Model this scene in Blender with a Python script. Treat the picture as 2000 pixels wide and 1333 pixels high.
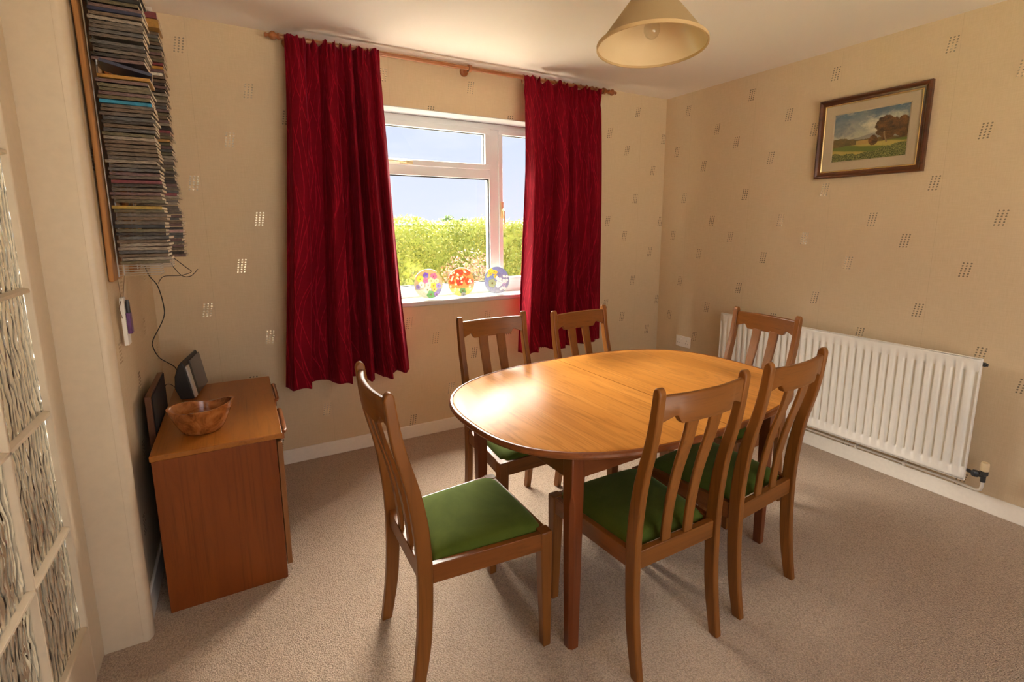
import bpy, bmesh, math, random
import numpy as np
from mathutils import Vector, Matrix

S = bpy.context.scene
for o in list(bpy.data.objects):
    bpy.data.objects.remove(o)
COL = S.collection
PI = math.pi
rnd = random.Random(7)

# ------------------------------------------------------------------ camera
FPX, CX, CY = 981.0, 1035.22, 608.24
YAW, PITCH = 0.526403, 0.168542
CAM = Vector((-2.97291, -3.01059, 1.33781))
fw = Vector((math.sin(YAW)*math.cos(PITCH), math.cos(YAW)*math.cos(PITCH), -math.sin(PITCH)))
rt = Vector((math.cos(YAW), -math.sin(YAW), 0))
up = rt.cross(fw)
cd = bpy.data.cameras.new('camera')
cam = bpy.data.objects.new('camera', cd)
COL.objects.link(cam)
cd.sensor_fit = 'HORIZONTAL'; cd.sensor_width = 36.0
cd.lens = FPX*36.0/2000.0
cd.shift_x = (1000-CX)/2000.0
cd.shift_y = (CY-666.5)/2000.0
cd.clip_start = 0.02; cd.clip_end = 300
m = Matrix(((rt.x, up.x, -fw.x, CAM.x), (rt.y, up.y, -fw.y, CAM.y), (rt.z, up.z, -fw.z, CAM.z), (0, 0, 0, 1)))
cam.matrix_world = m
S.camera = cam

# ------------------------------------------------------------------ view, world, sun
S.view_settings.view_transform = 'Standard'
S.view_settings.look = 'None'
S.view_settings.gamma = 1.0
S.view_settings.use_curve_mapping = False
S.view_settings.exposure = 1.9
S.cycles.use_denoising = True
S.cycles.max_bounces = 10
S.cycles.diffuse_bounces = 6
S.cycles.glossy_bounces = 4
S.cycles.transmission_bounces = 6
S.cycles.transparent_max_bounces = 10
S.cycles.sample_clamp_indirect = 6.0
S.cycles.caustics_reflective = False

SKY_HIGH = 80.0      # brightness of the high sky against the hazy horizon
SKY_SOUTH = 2.5      # extra brightness of the sky on the sunny side of the house
W = bpy.data.worlds.new('world'); S.world = W; W.use_nodes = True
def build_world():
    nt = W.node_tree; nt.nodes.clear(); N = nt.nodes.new; L = nt.links.new
    out = N('ShaderNodeOutputWorld'); bg = N('ShaderNodeBackground')
    tc = N('ShaderNodeTexCoord'); sep = N('ShaderNodeSeparateXYZ')
    L(tc.outputs['Generated'], sep.inputs[0])
    def math_(op, a, b=0.0, c=0.0):
        n = N('ShaderNodeMath'); n.operation = op
        for i, v in enumerate((a, b, c)):
            if isinstance(v, (int, float)): n.inputs[i].default_value = v
            else: L(v, n.inputs[i])
        return n.outputs[0]
    z = sep.outputs['Z']; y = sep.outputs['Y']
    ramp = N('ShaderNodeValToRGB')
    e = ramp.color_ramp.elements
    e[0].position = 0.0; e[0].color = (0.235, 0.25, 0.285, 1)
    e[1].position = 0.35; e[1].color = (0.175, 0.208, 0.29, 1)
    L(z, ramp.inputs[0])
    nz = N('ShaderNodeTexNoise'); nz.inputs['Scale'].default_value = 5.0; nz.inputs['Detail'].default_value = 6
    mp = N('ShaderNodeMapping'); mp.inputs['Scale'].default_value = (1, 1, 3.4)
    L(tc.outputs['Generated'], mp.inputs[0]); L(mp.outputs[0], nz.inputs['Vector'])
    cr = N('ShaderNodeMapRange'); cr.inputs[1].default_value = 0.52; cr.inputs[2].default_value = 0.75
    cr.inputs[3].default_value = 0; cr.inputs[4].default_value = 0.45
    L(nz.outputs['Fac'], cr.inputs[0])
    mix = N('ShaderNodeMix'); mix.data_type = 'RGBA'
    L(cr.outputs[0], mix.inputs[0]); L(ramp.outputs[0], mix.inputs[6]); mix.inputs[7].default_value = (0.28, 0.285, 0.30, 1)
    g = N('ShaderNodeMapRange'); g.interpolation_type = 'SMOOTHSTEP'
    g.inputs[1].default_value = 0.225; g.inputs[2].default_value = 0.46; g.inputs[3].default_value = 1.0; g.inputs[4].default_value = SKY_HIGH
    L(z, g.inputs[0])
    s = N('ShaderNodeMapRange'); s.interpolation_type = 'SMOOTHSTEP'
    s.inputs[1].default_value = 0.05; s.inputs[2].default_value = -0.6; s.inputs[3].default_value = 0.0; s.inputs[4].default_value = SKY_SOUTH
    L(y, s.inputs[0])
    zz = math_('GREATER_THAN', z, 0.0)
    nside = N('ShaderNodeMapRange'); nside.interpolation_type = 'SMOOTHSTEP'
    nside.inputs[1].default_value = 0.05; nside.inputs[2].default_value = 0.40
    L(y, nside.inputs[0])
    hi = math_('MULTIPLY_ADD', math_('SUBTRACT', g.outputs[0], 1.0), nside.outputs[0], 1.0)
    st = math_('MULTIPLY_ADD', s.outputs[0], zz, hi)
    warm = N('ShaderNodeMix'); warm.data_type = 'RGBA'
    wf = N('ShaderNodeMapRange'); wf.inputs[1].default_value = 1.2; wf.inputs[2].default_value = 6.0
    L(st, wf.inputs[0]); L(wf.outputs[0], warm.inputs[0]); L(mix.outputs[2], warm.inputs[6])
    warm.inputs[7].default_value = (0.315, 0.292, 0.255, 1)
    L(warm.outputs[2], bg.inputs['Color']); L(st, bg.inputs['Strength'])
    L(bg.outputs[0], out.inputs[0])
build_world()
W.cycles.sampling_method = 'MANUAL'; W.cycles.sample_map_resolution = 512

sl = bpy.data.lights.new('sun', 'SUN'); sl.energy = 1.4; sl.angle = 0.01; sl.color = (1.0, 0.95, 0.86)
sun = bpy.data.objects.new('sun', sl); COL.objects.link(sun)
sun.rotation_euler = Vector((-0.30, 0.42, -0.86)).to_track_quat('-Z', 'Y').to_euler()

def portal(name, loc, rot, sx, sy):
    d = bpy.data.lights.new(name, 'AREA'); d.shape = 'RECTANGLE'; d.size = sx; d.size_y = sy
    d.cycles.is_portal = True
    o = bpy.data.objects.new(name, d); COL.objects.link(o); o.location = loc; o.rotation_euler = rot
portal('window_portal', (-1.685, 0.30, 1.45), (-PI/2, 0, 0), 1.5, 1.2)
portal('rear_fill_portal', (-1.9, -4.5, 1.35), (PI/2, 0, 0), 2.3, 2.0)

# ------------------------------------------------------------------ node helpers
def new_mat(name):
    mt = bpy.data.materials.new(name); mt.use_nodes = True
    nt = mt.node_tree; nt.nodes.clear()
    out = nt.nodes.new('ShaderNodeOutputMaterial'); b = nt.nodes.new('ShaderNodeBsdfPrincipled')
    nt.links.new(b.outputs[0], out.inputs[0])
    return mt, nt, b, out
class NB:
    def __init__(s, nt): s.nt = nt
    def link(s, v, sock):
        if isinstance(v, bpy.types.NodeSocket): s.nt.links.new(v, sock)
        else: sock.default_value = v
    def m(s, op, a, b=None, c=None):
        n = s.nt.nodes.new('ShaderNodeMath'); n.operation = op
        for i, v in enumerate((a, b, c)):
            if v is not None: s.link(v, n.inputs[i])
        return n.outputs[0]
    def coord(s, kind='Object', scale=(1, 1, 1), loc=(0, 0, 0), rot=(0, 0, 0)):
        t = s.nt.nodes.new('ShaderNodeTexCoord'); mp = s.nt.nodes.new('ShaderNodeMapping')
        mp.inputs['Scale'].default_value = scale; mp.inputs['Location'].default_value = loc; mp.inputs['Rotation'].default_value = rot
        s.nt.links.new(t.outputs[kind], mp.inputs[0]); return mp.outputs[0]
    def noise(s, vec, scale=5, detail=4, rough=.5, dist=0.0):
        n = s.nt.nodes.new('ShaderNodeTexNoise'); s.nt.links.new(vec, n.inputs['Vector'])
        n.inputs['Scale'].default_value = scale; n.inputs['Detail'].default_value = detail
        n.inputs['Roughness'].default_value = rough; n.inputs['Distortion'].default_value = dist
        return n.outputs['Fac']
    def ramp(s, fac, stops):
        r = s.nt.nodes.new('ShaderNodeValToRGB'); e = r.color_ramp.elements
        while len(e) < len(stops): e.new(0.5)
        for el, (p, c) in zip(e, stops): el.position = p; el.color = (*c, 1) if len(c) == 3 else c
        s.nt.links.new(fac, r.inputs[0]); return r.outputs[0]
    def mix(s, f, a, b, mode='MIX'):
        n = s.nt.nodes.new('ShaderNodeMix'); n.data_type = 'RGBA'; n.blend_type = mode
        s.link(f, n.inputs[0])
        for v, i in ((a, 6), (b, 7)):
            if isinstance(v, tuple): n.inputs[i].default_value = (*v, 1) if len(v) == 3 else v
            else: s.link(v, n.inputs[i])
        return n.outputs[2]
    def bump(s, h, strength=.3, dist=.01):
        n = s.nt.nodes.new('ShaderNodeBump'); n.inputs['Strength'].default_value = strength; n.inputs['Distance'].default_value = dist
        s.nt.links.new(h, n.inputs['Height']); return n.outputs[0]
    def rng(s, v, a, b, c, d):
        n = s.nt.nodes.new('ShaderNodeMapRange')
        s.link(v, n.inputs[0])
        for i, x in enumerate((a, b, c, d)): n.inputs[i+1].default_value = x
        return n.outputs[0]

def plain(name, col, rough=.5, metal=0.0, spec=.5, bump=None, coat=0, var=0.0):
    mt, nt, b, out = new_mat(name); nb = NB(nt)
    b.inputs['Base Color'].default_value = (*col, 1); b.inputs['Roughness'].default_value = rough
    b.inputs['Metallic'].default_value = metal; b.inputs['Specular IOR Level'].default_value = spec
    b.inputs['Coat Weight'].default_value = coat
    v = nb.coord()
    n = nb.noise(v, bump[0] if bump else 40, 5)
    if var: nt.links.new(nb.mix(nb.rng(n, .3, .7, 0, 1), tuple(c*(1-var) for c in col), tuple(min(1, c*(1+var)) for c in col)), b.inputs['Base Color'])
    if bump: nt.links.new(nb.bump(n, bump[1], bump[2]), b.inputs['Normal'])
    return mt

def wood(name, dark, mid, light, axis='z', fine=90, rough=.35, coat=.15, cycles=1.0, seed=0.0, fig=.13, spec=.3):
    mt, nt, b, out = new_mat(name); nb = NB(nt)
    k = {'x': 0, 'y': 1, 'z': 2}[axis]
    sc = [fine]*3; sc[k] = 2.2
    v = nb.coord('Object', tuple(sc), (seed, seed*1.7, seed*.3))
    sc2 = [7.0*cycles]*3; sc2[k] = .9
    v2 = nb.coord('Object', tuple(sc2), (seed+3, seed, seed))
    broad = nb.noise(v2, 1.0, 3, .55, 1.2)
    fineN = nb.noise(v, 1.0, 4, .6)
    c1 = nb.ramp(broad, [(.28, dark), (.5, mid), (.72, light)])
    wv = nt.nodes.new('ShaderNodeMath'); wv.operation = 'SINE'
    nt.links.new(nb.m('MULTIPLY', broad, 60.0*cycles), wv.inputs[0])
    figure = nb.rng(wv.outputs[0], .55, 1.0, 0, fig)
    c2 = nb.mix(figure, c1, tuple(x*.62 for x in dark))
    pores = nb.rng(fineN, .54, .72, 0, .55)
    c3 = nb.mix(pores, c2, tuple(x*.55 for x in dark))
    nt.links.new(c3, b.inputs['Base Color'])
    b.inputs['Roughness'].default_value = rough
    b.inputs['Coat Weight'].default_value = coat; b.inputs['Coat Roughness'].default_value = .22; b.inputs['Specular IOR Level'].default_value = spec
    nt.links.new(nb.bump(fineN, .08, .002), b.inputs['Normal'])
    return mt

# wallpaper: cream linen ground with small slanted blocks of foil dots
def wallpaper(name, axis, phase, sign=1.0, sheen=1.0):
    mt, nt, b, out = new_mat(name); nb = NB(nt)
    t = nt.nodes.new('ShaderNodeTexCoord'); sp = nt.nodes.new('ShaderNodeSeparateXYZ')
    nt.links.new(t.outputs['Object'], sp.inputs[0])
    u = nb.m('MULTIPLY_ADD', sp.outputs[axis], sign, -phase)
    z = sp.outputs['Z']
    tot = None
    for ou, oz in ((0, 1.373), (-.101, 1.132), (.262, 1.544), (.166, 1.262)):
        du = nb.m('WRAP', nb.m('SUBTRACT', u, ou), .2665, -.2665)
        dz = nb.m('WRAP', nb.m('SUBTRACT', z, oz), .315, -.315)
        du = nb.m('MULTIPLY_ADD', dz, -.16, du)
        ins = nb.m('MULTIPLY', nb.m('LESS_THAN', nb.m('ABSOLUTE', du), .0235), nb.m('LESS_THAN', nb.m('ABSOLUTE', dz), .0372))
        cu = nb.m('WRAP', du, .00775, -.00775); cz = nb.m('WRAP', nb.m('ADD', dz, .0062), .0062, -.0062)
        r2 = nb.m('ADD', nb.m('MULTIPLY', cu, cu), nb.m('MULTIPLY', cz, cz))
        d = nb.m('MULTIPLY', ins, nb.m('LESS_THAN', r2, .0039**2))
        tot = d if tot is None else nb.m('MAXIMUM', tot, d)
    w1 = nb.noise(nb.coord('Object', (330, 330, 14)), 1, 3, .6)
    w2 = nb.noise(nb.coord('Object', (16, 16, 330)), 1, 3, .6)
    lin = nb.m('ADD', w1, w2)
    seam = nb.m('LESS_THAN', nb.m('ABSOLUTE', nb.m('WRAP', nb.m('SUBTRACT', u, -.24), .2665, -.2665)), .0008)
    base = nb.mix(nb.rng(lin, .75, 1.25, 0, 1), (.59, .465, .30), (.65, .52, .345))
    base = nb.mix(nb.m('MULTIPLY', seam, .35), base, (.35, .26, .15))
    col = nb.mix(tot, base, (.60, .51, .37))
    nt.links.new(col, b.inputs['Base Color'])
    nt.links.new(nb.m('MULTIPLY', tot, .70), b.inputs['Metallic'])
    nt.links.new(nb.rng(tot, 0, 1, .78, .27), b.inputs['Roughness'])
    b.inputs['Specular IOR Level'].default_value = .25
    nt.links.new(nb.bump(lin, .10, .0015), b.inputs['Normal'])
    return mt

M = {}
M['wall_right'] = wallpaper('wallpaper_right', 'Y', .494, -1)
M['wp_left'] = wallpaper('wallpaper_back_left', 'X', -2.854)
M['wp_above'] = wallpaper('wallpaper_back_above', 'X', -1.907)
M['wp_below'] = wallpaper('wallpaper_back_below', 'X', -2.087)
M['wp_right'] = wallpaper('wallpaper_back_right', 'X', -.551)
M['wp_side'] = wallpaper('wallpaper_side', 'Y', -.62)
M['ceiling'] = plain('ceiling_paint', (.82, .755, .68), .85, bump=(220, .05, .002))
M['gloss'] = plain('white_gloss_paint', (.80, .75, .66), .38, bump=(60, .05, .002), var=.03)
M['cream'] = plain('cream_gloss_paint', (.60, .495, .355), .42, bump=(45, .06, .002), var=.03)
M['upvc'] = plain('white_plastic', (.70, .72, .73), .3)
M['sill'] = plain('sill_paint', (.50, .51, .51), .35)
M['enamel'] = plain('white_radiator_enamel', (.82, .79, .72), .35, var=.02)
M['brass'] = plain('aged_brass', (.60, .50, .29), .35, .25)
M['steel'] = plain('wire_steel', (.55, .54, .52), .3, 1.0)
M['copper'] = plain('painted_pipe', (.76, .70, .61), .4)
M['blackmetal'] = plain('dark_metal', (.05, .05, .05), .45, .4)
M['black'] = plain('black_plastic', (.012, .012, .013), .35)
M['charcoal'] = plain('charcoal_plastic', (.035, .033, .03), .5)
M['silver'] = plain('silver_plastic', (.62, .59, .55), .35, .3)
M['smoke'] = plain('smoked_plastic', (.11, .10, .095), .18)
M['beige'] = plain('beige_plastic', (.70, .56, .34), .4)
M['white'] = plain('white_card', (.80, .77, .70), .6)
M['socketp'] = plain('socket_plastic', (.83, .78, .72), .3)
M['purple'] = plain('purple_plastic', (.13, .045, .17), .4, var=.3)
M['string'] = plain('brown_string', (.16, .10, .05), .9)

# timber
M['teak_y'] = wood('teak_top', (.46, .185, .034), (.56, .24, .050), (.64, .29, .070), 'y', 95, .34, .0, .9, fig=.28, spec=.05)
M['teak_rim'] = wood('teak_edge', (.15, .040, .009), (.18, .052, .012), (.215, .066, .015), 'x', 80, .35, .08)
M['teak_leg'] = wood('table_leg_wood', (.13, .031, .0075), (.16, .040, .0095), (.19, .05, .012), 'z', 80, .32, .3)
M['ch_z'] = wood('chair_wood_upright', (.165, .056, .0095), (.195, .068, .0115), (.235, .084, .015), 'z', 110, .36, .1)
M['ch_x'] = wood('chair_wood_cross', (.165, .056, .0095), (.195, .068, .0115), (.235, .084, .015), 'x', 110, .36, .1)
M['ch_y'] = wood('chair_wood_side', (.155, .047, .0085), (.185, .058, .0105), (.22, .072, .013), 'y', 110, .36, .1)
M['sb_top'] = wood('sideboard_top_wood', (.27, .085, .011), (.31, .104, .014), (.35, .125, .019), 'y', 120, .36, .1)
M['sb_side'] = wood('sideboard_side_wood', (.18, .040, .0055), (.20, .047, .0065), (.23, .057, .008), 'z', 120, .38, .08)
M['sb_front'] = wood('sideboard_front_wood', (.20, .08, .025), (.25, .10, .03), (.30, .13, .04), 'z', 120, .38, .2)
M['rod'] = wood('curtain_pole_wood', (.24, .075, .022), (.31, .105, .032), (.38, .14, .046), 'x', 120, .28, .4)
M['rack'] = wood('rack_wood', (.36, .165, .050), (.43, .20, .062), (.50, .245, .08), 'z', 100, .5, .05)
M['board'] = wood('dark_board_wood', (.07, .026, .010), (.10, .036, .013), (.13, .048, .018), 'z', 100, .5, .05)
M['frame'] = wood('picture_frame_wood', (.050, .016, .006), (.085, .026, .009), (.14, .045, .014), 'y', 60, .28, .4)
M['gilt'] = plain('gilt_slip', (.78, .58, .25), .3, .9)
M['linen'] = plain('linen_mount', (.46, .37, .25), .9, bump=(700, .3, .001), var=.1)
M['black_face'] = plain('black_cloth', (.008, .007, .006), .9)

def burl():
    mt, nt, b, out = new_mat('burr_wood'); nb = NB(nt)
    v = nb.coord('Object', (14, 14, 14)); n = nb.noise(v, 1, 6, .65, 1.5)
    c = nb.ramp(n, [(.3, (.10, .022, .006)), (.48, (.34, .115, .028)), (.7, (.50, .20, .055))])
    nt.links.new(c, b.inputs['Base Color']); b.inputs['Roughness'].default_value = .22; b.inputs['Coat Weight'].default_value = .4
    b.inputs['Coat Roughness'].default_value = .15
    return mt
M['burl'] = burl()

def velvet(name, c1, c2, sheen, lines=False, sheencol=(1, 1, 1)):
    mt, nt, b, out = new_mat(name); nb = NB(nt)
    n = nb.noise(nb.coord('Object', (6, 6, 6)), 1, 5, .6, .6)
    col = nb.mix(nb.rng(n, .3, .7, 0, 1), c1, c2)
    f = nb.noise(nb.coord('Object', (400, 400, 400)), 1, 2)
    if lines:
        uv = nt.nodes.new('ShaderNodeUVMap'); uv.uv_map = 'UVMap'
        sp = nt.nodes.new('ShaderNodeSeparateXYZ'); nt.links.new(uv.outputs[0], sp.inputs[0])
        u, v = sp.outputs[0], sp.outputs[1]
        wob = nb.noise(uv.outputs[0], 2.2, 2, .5)
        tot = None
        for fr, a, ph, wv, sl in ((13.0, .055, 0.0, 5.3, .10), (11.0, .060, 1.9, 4.6, -.13), (17.0, .035, 4.1, 6.7, .04), (9.0, .070, 2.7, 3.9, -.03)):
            uu = nb.m('ADD', u, nb.m('MULTIPLY', nb.m('SINE', nb.m('MULTIPLY_ADD', v, wv, ph)), a))
            uu = nb.m('ADD', uu, nb.m('MULTIPLY', v, sl))
            uu = nb.m('MULTIPLY_ADD', wob, .10, uu)
            fr_ = nb.m('ABSOLUTE', nb.m('SUBTRACT', nb.m('FRACT', nb.m('MULTIPLY', uu, fr)), .5))
            l = nb.rng(fr_, 0.0, .038, 1, 0)
            tot = l if tot is None else nb.m('MAXIMUM', tot, l)
        brk = nb.rng(nb.noise(uv.outputs[0], 22, 2), .3, .55, .25, 1)
        tot = nb.m('MULTIPLY', tot, brk)
        col = nb.mix(tot, col, (.34, .007, .022))
        hh = nb.m('MULTIPLY_ADD', tot, -.6, nb.m('MULTIPLY', f, .25))
        nt.links.new(nb.bump(hh, .6, .002), b.inputs['Normal'])
    else:
        nt.links.new(nb.bump(f, .25, .001), b.inputs['Normal'])
    nt.links.new(col, b.inputs['Base Color'])
    b.inputs['Roughness'].default_value = .9; b.inputs['Specular IOR Level'].default_value = .12
    b.inputs['Sheen Weight'].default_value = sheen; b.inputs['Sheen Roughness'].default_value = .35
    b.inputs['Sheen Tint'].default_value = (*sheencol, 1)
    return mt
M['seat'] = velvet('green_velvet', (.058, .082, .010), (.092, .122, .016), .3, False, (.55, .75, .3))
M['curtain'] = velvet('crimson_velvet', (.125, .0012, .0065), (.17, .0018, .009), .2, True, (.90, .06, .16))

def carpet():
    mt, nt, b, out = new_mat('carpet_pile'); nb = NB(nt)
    v = nb.coord('Object', (1, 1, 1))
    n1 = nb.noise(v, 150, 3, .7); n2 = nb.noise(v, 420, 2, .6); n3 = nb.noise(v, 2.2, 3, .5)
    vo = nt.nodes.new('ShaderNodeTexVoronoi'); vo.inputs['Scale'].default_value = 230; nt.links.new(v, vo.inputs['Vector'])
    h = nb.m('ADD', nb.m('MULTIPLY', n1, .9), nb.m('ADD', nb.m('MULTIPLY', n2, .4), nb.m('MULTIPLY', vo.outputs['Distance'], -.7)))
    c = nb.mix(nb.rng(h, .0, .75, 0, 1), (.46, .32, .215), (.93, .74, .56))
    c = nb.mix(nb.rng(n3, .3, .7, 0, .25), c, (.70, .52, .39))
    nt.links.new(c, b.inputs['Base Color']); b.inputs['Roughness'].default_value = 1.0; b.inputs['Specular IOR Level'].default_value = .1
    b.inputs['Sheen Weight'].default_value = .2; b.inputs['Sheen Roughness'].default_value = .5
    nt.links.new(nb.bump(h, 1.0, .012), b.inputs['Normal'])
    return mt
M['carpet'] = carpet()

def window_glass(name, tint=(1, 1, 1), refl=.9):
    mt, nt, b, out = new_mat(name); nt.nodes.remove(b)
    tr = nt.nodes.new('ShaderNodeBsdfTransparent'); tr.inputs[0].default_value = (*tint, 1)
    gl = nt.nodes.new('ShaderNodeBsdfGlossy'); gl.inputs['Roughness'].default_value = .01
    fr = nt.nodes.new('ShaderNodeFresnel'); fr.inputs['IOR'].default_value = 1.5
    mx = nt.nodes.new('ShaderNodeMixShader')
    ge = nt.nodes.new('ShaderNodeNewGeometry'); q = NB(nt)
    k = q.m('MULTIPLY', q.m('MULTIPLY', fr.outputs[0], refl), q.m('SUBTRACT', 1.0, ge.outputs['Backfacing']))
    nt.links.new(k, mx.inputs[0]); nt.links.new(tr.outputs[0], mx.inputs[1]); nt.links.new(gl.outputs[0], mx.inputs[2])
    nt.links.new(mx.outputs[0], out.inputs[0]); return mt
M['pane'] = window_glass('window_glass')
M['bulb'] = window_glass('bulb_glass', (.93, .92, .90), 1.6)
def reeded():
    mt, nt, b, out = new_mat('rippled_glass'); nb = NB(nt)
    b.inputs['Base Color'].default_value = (.88, .94, .92, 1)
    b.inputs['Transmission Weight'].default_value = 1.0; b.inputs['Roughness'].default_value = .04; b.inputs['IOR'].default_value = 1.48
    vo = nt.nodes.new('ShaderNodeTexVoronoi'); vo.feature = 'SMOOTH_F1'; vo.inputs['Scale'].default_value = 1.0; vo.inputs['Smoothness'].default_value = .35
    vec = nb.coord('Object', (1, 46, 15)); wn = nb.noise(nb.coord('Object', (1, 9, 9)), 1, 1)
    va = nt.nodes.new('ShaderNodeVectorMath'); va.operation = 'ADD'; cx = nt.nodes.new('ShaderNodeCombineXYZ')
    nt.links.new(nb.m('MULTIPLY', wn, 2.2), cx.inputs[1]); nt.links.new(vec, va.inputs[0]); nt.links.new(cx.outputs[0], va.inputs[1])
    nt.links.new(va.outputs[0], vo.inputs['Vector'])
    nt.links.new(nb.bump(vo.outputs['Distance'], 1.0, .008), b.inputs['Normal'])
    return mt
M['ripple'] = reeded()

def attr_mat(name, rough=.5, coat=0, spec=.5, bump=0.0, bscale=300):
    mt, nt, b, out = new_mat(name)
    a = nt.nodes.new('ShaderNodeVertexColor'); a.layer_name = 'Col'
    nt.links.new(a.outputs[0], b.inputs['Base Color'])
    b.inputs['Roughness'].default_value = rough; b.inputs['Coat Weight'].default_value = coat; b.inputs['Specular IOR Level'].default_value = spec
    if bump:
        nb = NB(nt); nt.links.new(nb.bump(nb.noise(nb.coord('Object', (1, 1, 1)), bscale, 3), bump, .002), b.inputs['Normal'])
    return mt
M['paint'] = attr_mat('oil_paint', .45, .1, .4, .5, 260)
M['plate'] = attr_mat('plate_print', .12, .6)
def translucent_print(mt, k):
    nt = mt.node_tree; b = next(n for n in nt.nodes if n.type == 'BSDF_PRINCIPLED'); out = next(n for n in nt.nodes if n.type == 'OUTPUT_MATERIAL')
    a = next(n for n in nt.nodes if n.type == 'VERTEX_COLOR'); tl = nt.nodes.new('ShaderNodeBsdfTranslucent'); mx = nt.nodes.new('ShaderNodeMixShader')
    mx.inputs[0].default_value = k; nt.links.new(a.outputs[0], tl.inputs[0]); nt.links.new(b.outputs[0], mx.inputs[1]); nt.links.new(tl.outputs[0], mx.inputs[2]); nt.links.new(mx.outputs[0], out.inputs[0])
translucent_print(M['plate'], .10)

def shade_mat():
    mt, nt, b, out = new_mat('lampshade_fabric'); nb = NB(nt)
    b.inputs['Base Color'].default_value = (.50, .375, .195, 1); b.inputs['Roughness'].default_value = .8
    tl = nt.nodes.new('ShaderNodeBsdfTranslucent'); tl.inputs[0].default_value = (.62, .47, .25, 1)
    mx = nt.nodes.new('ShaderNodeMixShader'); mx.inputs[0].default_value = .15
    f = nb.noise(nb.coord('Object', (500, 500, 120)), 1, 2)
    nt.links.new(nb.bump(f, .15, .001), b.inputs['Normal'])
    nt.links.new(b.outputs[0], mx.inputs[1]); nt.links.new(tl.outputs[0], mx.inputs[2]); nt.links.new(mx.outputs[0], out.inputs[0])
    return mt
M['shade'] = shade_mat()
M['shadein'] = plain('shade_lining', (.74, .60, .36), .33)

def leafmat(name, a, b_, c):
    mt, nt, b, out = new_mat(name); nb = NB(nt)
    at = nt.nodes.new('ShaderNodeObjectInfo')
    g = nt.nodes.new('ShaderNodeNewGeometry')
    col = nb.ramp(g.outputs['Random Per Island'], [(0, a), (.5, b_), (1, c)])
    b.inputs['Roughness'].default_value = .5
    nt.links.new(col, b.inputs['Base Color'])
    tl = nt.nodes.new('ShaderNodeBsdfTranslucent'); nt.links.new(col, tl.inputs[0])
    mx = nt.nodes.new('ShaderNodeMixShader'); mx.inputs[0].default_value = .2
    nt.links.new(b.outputs[0], mx.inputs[1]); nt.links.new(tl.outputs[0], mx.inputs[2]); nt.links.new(mx.outputs[0], out.inputs[0])
    return mt
M['leaf'] = leafmat('privet_leaf', (.085, .125, .020), (.165, .195, .030), (.245, .25, .058))
M['pinkleaf'] = leafmat('pink_leaf', (.17, .10, .065), (.23, .115, .09), (.17, .19, .06))
M['treeleaf'] = leafmat('tree_leaf', (.05, .09, .03), (.08, .13, .04), (.11, .16, .05))
M['twig'] = plain('twig_bark', (.10, .075, .045), .9)
M['lawn'] = plain('lawn', (.16, .22, .05), .9, bump=(40, .5, .05), var=.3)
M['patio'] = plain('patio_slabs', (.36, .33, .29), .9, bump=(20, .3, .01), var=.1)

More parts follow.
